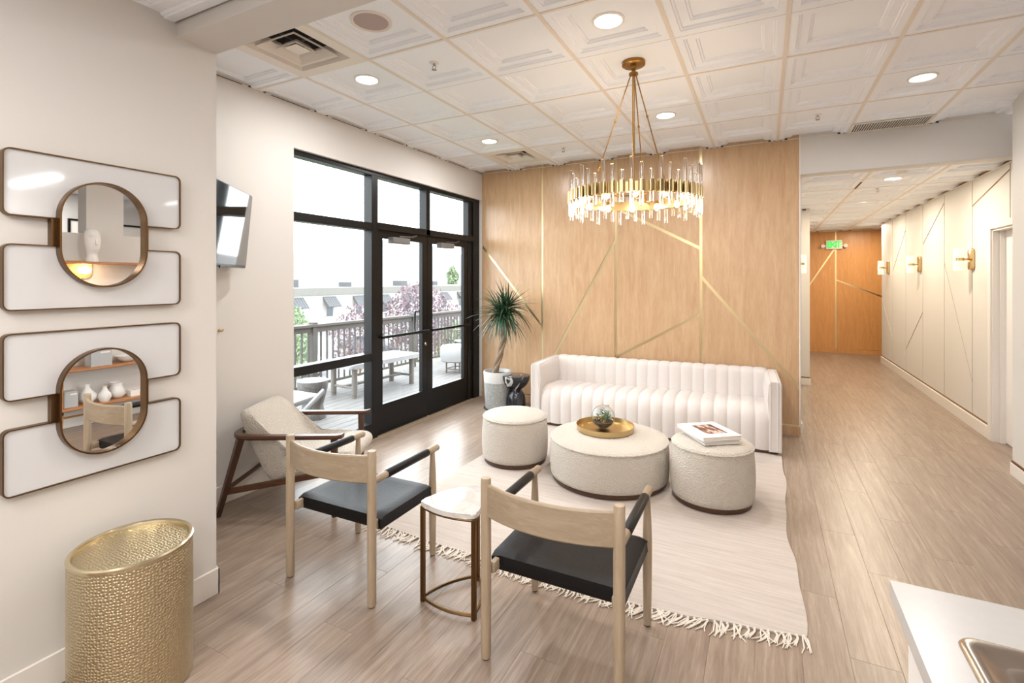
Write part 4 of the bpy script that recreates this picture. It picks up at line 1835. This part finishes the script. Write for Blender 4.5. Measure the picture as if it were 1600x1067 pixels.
def book(z, w, d, th, m, label, off=(0, 0), dr=0.0, photo=False):
    o = thing('book', label, 'book', (bk.x + off[0], bk.y + off[1], z), BA + dr, 'books on the right ottoman')
    t = B()
    box(t, -w / 2 + .004, w / 2 - .006, -d / 2 + .005, d / 2 - .005, .003, th - .003)
    obj('pages', t, M['paper'], o, False)
    t = B()
    box(t, -w / 2, w / 2, -d / 2, d / 2, th - .003, th, .0008)
    box(t, -w / 2, w / 2, -d / 2, d / 2, 0, .003, .0008)
    box(t, -w / 2 - .002, -w / 2 + .002, -d / 2, d / 2, 0, th, .0008)
    obj('cover', t, m, o, False)
    if photo:
        t = B()
        box(t, -.075, .085, -.10, .11, th, th + .0008)
        obj('cover_photo', t, M['photo'], o, False)
    return o


s = NT('cover_photo_print')
tc = s.add('ShaderNodeTexCoord')
mp = s.add('ShaderNodeMapping')
mp.inputs['Scale'].default_value = (26, 9, 1)
mp.inputs['Rotation'].default_value = (0, 0, .5)
s.link(tc.outputs['Object'], mp.inputs[0])
nz = s.add('ShaderNodeTexNoise')
nz.inputs['Scale'].default_value = 1.0
nz.inputs['Detail'].default_value = 3
s.link(mp.outputs[0], nz.inputs[0])
rp = s.add('ShaderNodeValToRGB')
rp.color_ramp.interpolation = 'CONSTANT'
e = rp.color_ramp.elements
e[0].position = 0
e[0].color = lin('#2e211f')
e[1].position = .44
e[1].color = lin('#8b5c4b')
q = e.new(.52)
q.color = lin('#cdb9b4')
q = e.new(.60)
q.color = lin('#a7a3ac')
s.link(nz.outputs[0], rp.inputs[0])
s.link(rp.outputs[0], s.b.inputs['Base Color'])
s.b.inputs['Roughness'].default_value = .3
M['photo'] = s.m
zb = .0125 + .438
book(zb, .27, .30, .014, M['covergrey'], 'thin pale grey book at the bottom of the stack on the right ottoman', (.02, -.02), -.05)
book(zb + .014, .27, .30, .014, M['coverwhite'], 'thin white book in the middle of the stack on the right ottoman', (.012, -.012), .02)
book(zb + .028, .30, .35, .028, M['coverwhite'], 'white book with a dark photograph on its cover, on top of the stack', (0, 0), 0, True)

# ------------------------------------------------------------------ channel-tufted sofa
SA = R_(2.4)
so = thing('sofa', 'long ivory channel-tufted sofa against the maple wall', 'sofa', (-1.108, 5.405, .011), SA)
SW = 1.225
t = B()
box(t, -SW + .03, SW - .03, -.33, .33, 0.0, .03)
obj('base', t, M['plinth'], so, False)
t = B()
box(t, -SW + .09, SW - .09, -.318, .2, .028, .35, .01)
seat = obj('seat', t, M['sofa'], so, False)
t = B()
box(t, -SW + .09, SW - .09, .235, .36, .028, .655, .015, 2)
back = obj('backrest', t, M['sofa'], so)


def channel(path, w, bulge, m, name):
    """padded strip following a side-view path (y, z), rounded across its width"""
    t = B()
    P = [Vector(p) for p in path]
    rows = []
    N = 8
    for i, p in enumerate(P):
        a, b = P[max(i - 1, 0)], P[min(i + 1, len(P) - 1)]
        d = (b - a).normalized()
        nr = Vector((-d.y, d.x))
        row = []
        for k in range(N + 1):
            s = -1 + 2 * k / N
            h = bulge * math.sqrt(max(0, 1 - s * s * .985)) - bulge * .12
            q = p + nr * h
            row.append((s * w / 2, q.x, q.y))
        rows.append(row)
    loft(t, rows, cap=False, closed=False)
    return to_mesh(name, t, m, True, 80)


NS = 19
inner = 2 * (SW - .1)
cw = inner / NS
sp = [(-.335, .03), (-.345, .10), (-.35, .18), (-.35, .26), (-.343, .32), (-.32, .368), (-.28, .398), (-.23, .412), (-.16, .414), (-.05, .408), (.06, .40), (.15, .392), (.22, .385)]
scm = channel(sp, cw, .014, M['sofa'], 'channel')
bp_ = [(.195, .36), (.2, .42), (.208, .50), (.216, .58), (.224, .635), (.24, .662), (.265, .674), (.30, .678), (.345, .674), (.362, .655)]
bcm = channel(bp_, cw, .011, M['sofa'], 'channel')
for k in range(NS):
    x = -inner / 2 + cw * (k + .5)
    obj('channel', scm, parent=seat, loc=(x, 0, 0))
    obj('channel', bcm, parent=back, loc=(x, 0, 0))
for s_ in (-1, 1):
    t = B()
    xo, xi = s_ * SW, s_ * (SW - .105)
    nseg = 10
    rings = []
    for k in range(nseg + 1):
        q = k / nseg
        y = -.372 + .735 * q
        pad = .022 * math.sin(PI * q) ** .5
        a, b = xo, xi - s_ * pad
        sec = [(a, y, .028), (a, y, .64), (a - s_ * .008, y, .658), (a - s_ * .03, y, .664), (b + s_ * .03, y, .664), (b + s_ * .01, y, .655), (b, y, .63), (b - s_ * .01, y, .5), (b, y, .36), (xi, y, .028)]
        rings.append(sec)
    loft(t, rings)
    ar = obj('armrest', t, M['sofa'], so, angle=50)
    t = B()
    for xx in (xo - s_ * .012, xo - s_ * .032, xi + s_ * .012):
        tube(t, [(xx, -.373, .035), (xx, -.374, .645), (xx, -.366, .664), (xx, .33, .666)], .004, 6)
    obj('piping', t, M['sofa'], ar)

# ------------------------------------------------------------------ potted dracaena and marble stool
px_, py_ = -2.99, 5.44
o = thing('potted_dracaena', 'dracaena with a twisted trunk in a two-tone grey pot by the glass doors', 'plant', (px_, py_, 0))
t = B()
lathe(t, [(0, 0), (.148, 0), (.152, .01), (.155, .04), (.168, .335)], 48)
pot = obj('pot', t, M['pot_grey'], o)
t = B()
lathe(t, [(.168, .335), (.176, .46), (.174, .468), (.164, .468), (.158, .43), (.15, .40), (0, .40)], 48)
obj('pot_band', t, M['pot_white'], pot, label='smooth white upper band of the pot')
t = B()
lathe(t, [(0, 0), (.17, 0), (.175, .012), (.15, .014)], 40)
obj('saucer', t, M['rubber'], pot)
t = B()
lathe(t, [(0, .428), (.157, .424)], 30)
obj('soil', t, M['soil'], o)
for ph in (0, 2.1, 4.2):
    t = B()
    pts, rs = [], []
    for k in range(22):
        q = k / 21
        z = .40 + .72 * q
        cx = .02 + .10 * math.sin(q * 1.9 - .15)
        rr = .026 * (1 - .3 * q)
        a = ph + q * 7.5
        pts.append((cx + rr * math.cos(a) - .06 * (1 - q), rr * math.sin(a), z))
        rs.append(.022 * (1 - .25 * q))
    tube(t, pts, rs, 7)
    obj('trunk', t, M['bark'], o)


def strap_leaf(L, W, droop, fold):
    t = B()
    n = 7
    rows = []
    for k in range(n + 1):
        q = k / n
        w = W * (math.sin(min(1, q * 3.2 + .25) * PI / 2)) * (1 - q ** 2.2) + .0006
        x = L * q
        z = -droop * q * q * L
        x *= 1 - .12 * droop * q
        rows.append([(x, -w, z + fold * w), (x, 0, z), (x, w, z + fold * w)])
    loft(t, rows, cap=False, closed=False)
    return to_mesh('leaf', t, M['leaf'], True, 80)


LV = [strap_leaf(.33, .0085, .08, .5), strap_leaf(.38, .009, .3, .4), strap_leaf(.36, .008, .7, .4), strap_leaf(.28, .008, .05, .5)]
rg = random.Random(21)
nl = 270
for k in range(nl):
    q = (k + .5) / nl
    el = math.asin(1 - 1.5 * q)
    az = k * 2.39996 + rg.uniform(-.25, .25)
    head = k % 3
    hx_, hy_, hz_ = ((.06, .0, 1.19), (.125, .03, 1.25), (.10, -.04, 1.15))[head]
    v = LV[0 if q < .25 else (3 if rg.random() < .15 else (1 if q < .6 else 2))]
    lf = obj('leaf', v, parent=o, loc=(hx_ + .03 * math.cos(az), hy_ + .03 * math.sin(az), hz_ + .05 * math.sin(el)))
    lf.rotation_euler = (rg.uniform(-.4, .4), -el + rg.uniform(-.15, .15), az)
    sc = rg.uniform(.78, 1.12)
    reach = 1.0 if math.sin(az) < .2 else 1 - .28 * (math.sin(az) - .2)
    lf.scale = (sc * reach, 1.15, 1)

o = thing('marble_side_table', 'black marble side table shaped like a goblet beside the plant pot', 'side table', (-2.735, 5.45, 0))
t = B()
lathe(t, [(0, 0), (.112, 0), (.118, .008), (.12, .05), (.117, .14), (.104, .20), (.085, .232), (.066, .252), (0, .252)], 48)
obj('base', t, M['blackmarble'], o)
t = B()
lathe(t, [(0, .25), (.064, .25), (.068, .265), (.10, .285), (.14, .325), (.166, .38), (.172, .425), (.170, .432), (.160, .434), (0, .432)], 48)
obj('bowl_top', t, M['blackmarble'], o)

# ------------------------------------------------------------------ chandelier
CX, CY = -.803, 3.39
ch = thing('chandelier', 'round brass chandelier ringed with clear crystal rods over the ottomans', 'chandelier', (CX, CY, ZC + .040))
cz = 2.168 - (ZC + .040)
t = B()
lathe(t, [(0, 0), (.078, 0), (.078, -.022), (.07, -.028), (.02, -.03), (.016, -.05), (0, -.05)], 36)
obj('ceiling_canopy', t, M['brass_dark'], ch)
t = B()
lathe(t, [(0, -.05), (.012, -.05), (.014, -.068), (.03, -.075), (.032, -.088), (.012, -.094), (0, -.094)], 24)
obj('collar', t, M['brass_dark'], ch)
t = B()
tube(t, [(0, 0, -.09), (0, 0, cz + .02)], .0085, 10)
lathe(t, [(0, cz + .05), (.02, cz + .045), (.024, cz + .02), (.02, cz - .005), (0, cz - .012)], 18)
obj('stem', t, M['brass_dark'], ch)
RR = .405
for k in range(3):
    a = R_(27.1 + 180 + 120 * k)
    ex, ey = .29 * math.cos(a), .29 * math.sin(a)
    t = B()
    p0 = Vector((.018 * math.cos(a), .018 * math.sin(a), -.085))
    p1 = Vector((ex, ey, cz + .03))
    tube(t, [p0, p1], .0042, 8)
    for f in (.4, .8):
        c = p0.lerp(p1, f)
        d = (p1 - p0).normalized()
        tube(t, [c - d * .012, c, c + d * .012], [.005, .0085, .005], 8)
    obj('suspension_rod', t, M['brass_dark'], ch)
    t = B()
    tube(t, [(.015 * math.cos(a), .015 * math.sin(a), cz + .01), (RR * .96 * math.cos(a), RR * .96 * math.sin(a), cz + .01)], .006, 8)
    lathe(t, [(0, cz + .002), (.011, cz + .002), (.011, cz + .034), (0, cz + .036)], 10, (ex, ey, 0))
    obj('spoke', t, M['brass_dark'], ch)
t = B()
lathe(t, [(RR + .006, cz - .035), (RR + .006, cz + .03), (RR - .008, cz + .03), (RR - .008, cz - .035), (RR + .006, cz - .035)], 96)
obj('ring', t, M['brass'], ch, angle=40)
NR = 46
ups = (.140, .105, .064)
dns = (.108, .085, .062)
rodm = []
for u_, d_ in zip(ups, dns):
    t = B()
    lathe(t, [(0, -.036 - d_), (.0105, -.036 - d_), (.0118, -.0345 - d_), (.0118, .0345 + u_), (.0105, .036 + u_), (0, .036 + u_)], 14)
    rodm.append(to_mesh('crystal_rod', t, M['acrylic'], True, 40))
t = B()
ring_prism(t, rrect(.038, .038, .010, 3), rrect(.0245, .0245, .012, 3), -.036, .036, 'xy')
holdm = to_mesh('rod_holder', t, M['brass'], True, 40)
for k in range(NR):
    a = 2 * PI * k / NR
    p = (RR * 1.06 * math.cos(a), RR * 1.06 * math.sin(a), cz)
    h = obj('rod_holder', holdm, parent=ch, loc=p, rot=(0, 0, a))
    obj('crystal_rod', rodm[k % 3], parent=h)
NBULB = 12
t = B()
lathe(t, [(0, -.062), (.012, -.056), (.019, -.042), (.018, -.028), (.011, -.012), (0, -.012)], 14)
bulb = to_mesh('bulb', t, M['bulb'], True, 60)
t = B()
lathe(t, [(0, .012), (.011, .012), (.013, -.012), (0, -.014)], 12)
sock = to_mesh('socket', t, M['brass_dark'])
for k in range(NBULB):
    a = 2 * PI * (k + .5) / NBULB
    s_ = obj('socket', sock, parent=ch, loc=(RR * .86 * math.cos(a), RR * .86 * math.sin(a), cz + .005))
    obj('bulb', bulb, parent=s_)
    if k % 3 == 0:
        point('bulb_light', s_, (0, 0, -.09), CHAND, (1.0, 0.84, 0.66), .03)

# ------------------------------------------------------------------ hallway sconces
def sconce(loc, rz, label):
    """plate against the wall at local x = 0, lamp standing out along +x"""
    o = thing('wall_sconce', label, 'wall lamp', loc, rz, 'brass hallway sconces')
    t = B()
    prism(t, rrect(.14, .23, .03, 5), 0, .02, 'yz', .004)
    obj('plate', t, M['brass'], o, angle=50)
    t = B()
    tube(t, [(.018, 0, 0), (.085, 0, 0)], .011, 10)
    lathe(t, [(0, -.016), (.047, -.016), (.047, .016), (0, .016)], 24, (.115, 0, 0))
    obj('arm', t, M['brass'], o)
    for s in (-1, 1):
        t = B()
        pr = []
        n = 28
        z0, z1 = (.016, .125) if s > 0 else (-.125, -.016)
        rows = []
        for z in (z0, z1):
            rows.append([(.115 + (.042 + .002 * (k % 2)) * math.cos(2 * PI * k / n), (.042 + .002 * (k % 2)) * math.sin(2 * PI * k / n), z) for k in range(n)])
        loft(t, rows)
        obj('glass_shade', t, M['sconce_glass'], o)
    point('lamp', o, (.2, 0, 0), 0.7, (1.0, .76, .48), .05)
    return o


sconce((XH, 7.08, 1.83), PI, 'brass sconce with lit glass tubes, nearest of three along the cream hallway wall')
sconce((XH, 9.12, 1.83), PI, 'brass sconce with lit glass tubes, middle of three along the cream hallway wall')
sconce((XH, 11.2, 1.83), PI, 'brass sconce with lit glass tubes, farthest of three along the cream hallway wall')
sconce((.33, 7.75, 1.82), 0, 'brass sconce seen edge-on just past the end of the maple wall')

# ------------------------------------------------------------------ exit sign
ex = thing('exit_sign', 'white exit sign with green letters and two lamp heads on the hallway end wall', 'sign', (1.345, YE, 2.385))
t = B()
box(t, -.155, .155, -.05, 0, -.10, .10, .012, 2)
obj('housing', t, M['signwhite'], ex)


def text_mesh(body, size, depth, m, name):
    cu = bpy.data.curves.new(name, 'FONT')
    cu.body = body
    cu.size = size
    cu.extrude = depth
    cu.offset = .004
    cu.align_x = 'CENTER'
    cu.align_y = 'CENTER'
    tmp = bpy.data.objects.new(name, cu)
    COL.objects.link(tmp)
    dg = bpy.context.evaluated_depsgraph_get()
    me = bpy.data.meshes.new_from_object(tmp.evaluated_get(dg))
    bpy.data.objects.remove(tmp)
    me.materials.clear()
    me.materials.append(m)
    return me


for i, c in enumerate('EXIT'):
    obj('letter', text_mesh(c, .19, .002, M['exitgreen'], 'letter'), parent=ex, loc=((-.092, -.03, .032, .082)[i], -.052, -.005), rot=(R_(90), 0, 0))
t = B()
prism(t, [(.118, .02), (.138, 0), (.118, -.02)], -.053, -.05, 'xz')
obj('arrow', t, M['exitgreen'], ex, False)
for s in (-1, 1):
    t = B()
    tube(t, [(s * .15, -.03, -.02), (s * .185, -.03, -.02)], .012, 8)
    tube(t, [(s * .21, -.01, -.02), (s * .21, -.075, -.03)], [.034, .04], 14)
    obj('lamp_head', t, M['signwhite'], ex)

# ------------------------------------------------------------------ sink counter
KX0, KX1, KY0, KY1 = .254, 1.79, .62, 1.412
o = thing('sink_cabinet', 'white cabinet under the stone counter at the lower right', 'cabinet', (0, 0, 0))
t = B()
ring_prism(t, [(KX0 + .018, KY0 + .02), (KX1, KY0 + .02), (KX1, KY1 - .1), (KX0 + .018, KY1 - .1)], [(KX0 + .036, KY0 + .038), (KX1 - .018, KY0 + .038), (KX1 - .018, KY1 - .118), (KX0 + .036, KY1 - .118)], 0, .87, 'xy')
box(t, KX0 + .03, KX1 - .01, KY0 + .03, KY1 - .11, .08, .1)
obj('body', t, M['white'], o, False)
t = B()
box(t, KX0 + .012, KX0 + .0185, KY0 + .03, KY1 - .108, .1, .862, .002)
obj('end_panel', t, M['white'], o, False)
for k in range(3):
    t = B()
    x0 = KX0 + .05 + k * .49
    box(t, x0, x0 + .475, KY0 + .002, KY0 + .02, .1, .85, .002)
    d = obj('door', t, M['white'], o, False)
    t = B()
    tube(t, [(x0 + .43, KY0 - .03, .68), (x0 + .43, KY0 - .03, .80)], .006, 8)
    obj('handle', t, M['brass'], d)
# worktop with a cut-out
SX0, SX1, SY0, SY1 = .345, .85, .78, 1.228
t = B()
ring_prism(t, [(KX0, KY0), (KX1, KY0), (KX1, KY1), (KX0, KY1)], [(SX0, SY0), (SX1, SY0), (SX1, SY1), (SX0, SY1)], .872, .91, 'xy')
w = obj('countertop', t, M['quartz'], None, False)
tag(w, 'white stone countertop with a sink cut-out at the lower right corner', 'countertop')
o = thing('sink', 'stainless steel drop-in sink with a rolled rim in the white countertop', 'sink', ((SX0 + SX1) / 2, (SY0 + SY1) / 2, .91))
W_, H_ = SX1 - SX0, SY1 - SY0
rows = []
for (d, z, rad) in ((.02, .001, .03), (.017, .006, .03), (.008, .008, .026), (-.004, .005, .022), (-.012, .001, .02), (-.034, -.002, .02)):
    rows.append([(p[0], p[1], z) for p in rrect(W_ + 2 * d, H_ + 2 * d, rad, 6)])
t = B()
loft(t, rows, cap=False)
rows2 = []
for (d, z, rad) in ((-.034, -.002, .02), (-.05, -.003, .06), (-.058, -.01, .06), (-.064, -.03, .06), (-.07, -.14, .07), (-.10, -.17, .07)):
    rows2.append([(p[0], p[1], z) for p in rrect(W_ + 2 * d, H_ + 2 * d, rad, 6)])
obj('rim', t, M['steel'], o, angle=60)
t = B()
vr = loft(t, rows2, cap=False)
t.faces.new(vr[-1])
obj('basin', t, M['steel'], o, angle=60)
t = B()
lathe(t, [(0, -.166), (.03, -.166), (.042, -.168)], 24)
obj('drain', t, M['ventdark'], o)

# ------------------------------------------------------------------ shelf unit seen in the mirrors
o = thing('shelf_unit', 'open oak shelf unit with dark joints, seen in the wall mirrors', 'shelf', (1.55, 3.2, 0))
SYa, SYb = -.77, .77
for sx in (0, .24):
    for sy in (SYa, SYb):
        for (z0, z1, tp) in ((0, .2, 1), (.2, 1.86, 0)):
            pass
        t = B()
        tube(t, [(sx, sy, 0), (sx, sy, .2), (sx, sy, 1.84)], [.014, .022, .022], 10)
        l = obj('post', t, M['oak'], o)
        t = B()
        for z in (.2, .60, 1.74):
            tube(t, [(sx, sy, z), (sx, sy, z + .05)], .0235, 10)
        obj('joint', t, M['black'], l, label='dark metal joint')
for z in (.235, .635, 1.20, 1.775):
    t = B()
    box(t, -.03, .24, SYa - .02, SYb + .02, z, z + .026, .003)
    obj('shelf', t, M['oak'], o, False)
SZ = [.261, .661, 1.226, 1.801]
# bust on the top shelf
o = thing('bust', 'white plaster head sculpture on the top shelf, seen in the upper mirror', 'sculpture', (1.66, 2.745, SZ[3]))
t = B()
rings = []
for (z, rx, ry, dx) in ((0, .05, .055, 0), (.02, .052, .056, 0), (.06, .044, .046, 0), (.10, .045, .046, .004), (.125, .062, .052, -.008), (.16, .072, .06, -.01), (.2, .08, .066, -.01), (.25, .086, .07, -.008), (.30, .086, .07, 0), (.34, .07, .058, .006), (.365, .04, .035, .008), (.372, .01, .01, .008)):
    rings.append([(dx + rx * math.cos(2 * PI * k / 24), ry * math.sin(2 * PI * k / 24), z) for k in range(24)])
loft(t, rings)
hd = obj('head', t, M['plaster'], o, angle=80)
t = B()
prism(t, [(-.075, .29), (-.082, .28), (-.118, .19), (-.11, .178), (-.07, .18)], -.011, .011, 'xz', .006, 2)
obj('nose', t, M['plaster'], hd, angle=60)
for s in (-1, 1):
    t = B()
    tube(t, [(-.085, s * .012, .275), (-.079, s * .035, .288), (-.062, s * .058, .28)], [.006, .008, .004], 6)
    obj('brow', t, M['plaster'], hd)
    t = B()
    lathe(t, [(0, -.008), (.014, -.004), (.016, 0), (.012, .005), (0, .007)], 10, (-.068, s * .034, .258))
    obj('eye', t, M['plaster'], hd)
t = B()
tube(t, [(-.074, -.02, .152), (-.082, 0, .154), (-.074, .02, .152)], [.003, .007, .003], 6)
obj('mouth', t, M['plaster'], hd)


def carton(y, z, w, d, h, label, m='grey_box', x=1.62):
    o = thing('carton', label, 'box', (x, y, z), 0, 'cartons on the shelf unit')
    t = B()
    box(t, -d / 2, d / 2, -w / 2, w / 2, 0, h, .002)
    obj('body', t, M[m], o, False)
    t = B()
    box(t, -d / 2 - .001, -d / 2, -w * .06, w * .4, h * .78, h * .86)
    obj('printed_strip', t, M['coverwhite'], o, False)
    t = B()
    box(t, -d / 2 - .001, -d / 2 + .002, -w / 2 + .001, w / 2 - .001, h - .006, h + .001)
    obj('lid_edge', t, M[m], o, False)


carton(2.785, SZ[1], .195, .14, .18, 'grey carton on the second shelf of the oak unit, seen in the lower mirror')
carton(2.52, SZ[0], .12, .12, .17, 'grey carton on the bottom shelf by the shelf post, seen in the lower mirror')
carton(3.115, SZ[0], .095, .08, .07, 'small white carton on the bottom shelf beyond the vases', 'coverwhite', 1.60)


def vase(y, x, prof, label):
    o = thing('vase', label, 'vase', (x, y, SZ[0]), 0, 'matt ceramic vases')
    t = B()
    lathe(t, prof, 32)
    obj('body', t, M['ceramic'], o, angle=60)
    t = B()
    r, z = prof[-1]
    lathe(t, [(r, z), (r + .004, z + .004), (r - .004, z + .006), (r - .008, z - .03), (0, z - .03)], 24)
    obj('lip', t, M['ceramic'], o, angle=60)


vase(2.70, 1.66, [(0, 0), (.05, 0), (.085, .05), (.08, .09), (.035, .14), (.022, .17), (.026, .205)], 'tall-necked pale vase, first of three on the bottom shelf')
vase(2.825, 1.58, [(0, 0), (.04, 0), (.062, .05), (.055, .085), (.03, .12), (.02, .15), (.022, .165)], 'small bottle-shaped white vase in the middle of the bottom shelf')
vase(2.975, 1.66, [(0, 0), (.05, 0), (.08, .04), (.075, .09), (.055, .13), (.05, .16), (.06, .175)], 'wide-mouthed white vase, last of three on the bottom shelf')
o = thing('bowl', 'shallow ceramic bowl on the second shelf of the oak unit', 'bowl', (1.64, 3.06, SZ[1]))
t = B()
lathe(t, [(0, 0), (.04, 0), (.09, .04), (.11, .075), (.104, .075), (.085, .045), (.03, .012), (0, .012)], 32)
obj('body', t, M['ceramic'], o, angle=60)


def picture(y, z, w, h, label):
    o = thing('framed_picture', label, 'picture', (5.4, y, z), 0, 'black framed pictures on the far right wall')
    t = B()
    sq = lambda k: [(-w / 2 + k, -h / 2 + k), (w / 2 - k, -h / 2 + k), (w / 2 - k, h / 2 - k), (-w / 2 + k, h / 2 - k)]
    ring_prism(t, sq(0), sq(.03), -.03, 0, 'yz')
    obj('frame', t, M['blackgloss'], o, False)
    t = B()
    box(t, -.012, -.004, -w / 2 + .028, w / 2 - .028, -h / 2 + .028, h / 2 - .028)
    obj('print', t, M['picture'], o, False)
    t = B()
    prism(t, [(-.15, -.02), (-.09, .03), (-.04, -.04), (-.1, -.07)], -.014, -.0115, 'yz')
    obj('ink_shape', t, M['black'], o, False)


picture(4.28, 2.36, .64, .54, 'black framed picture beyond the half wall, left of the plaster head in the upper mirror')
picture(5.0, 2.33, .64, .54, 'black framed picture beyond the half wall, right of the plaster head in the upper mirror')
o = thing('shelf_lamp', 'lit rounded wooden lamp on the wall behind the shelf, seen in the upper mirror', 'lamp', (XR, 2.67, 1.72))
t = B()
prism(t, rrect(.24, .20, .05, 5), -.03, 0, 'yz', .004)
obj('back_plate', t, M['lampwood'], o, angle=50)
t = B()
lathe(t, [(0, -.035), (.03, -.028), (.038, 0), (.03, .028), (0, .035)], 16, (-.07, .02, -.01))
obj('bulb', t, M['bulb'], o, angle=60)
t = B()
tube(t, [(-.03, .02, -.01), (-.05, .02, -.01)], .012, 8)
obj('socket', t, M['brass'], o)
point('lamp', o, (-.15, .02, -.01), 1.2, (1, .72, .42), .04)
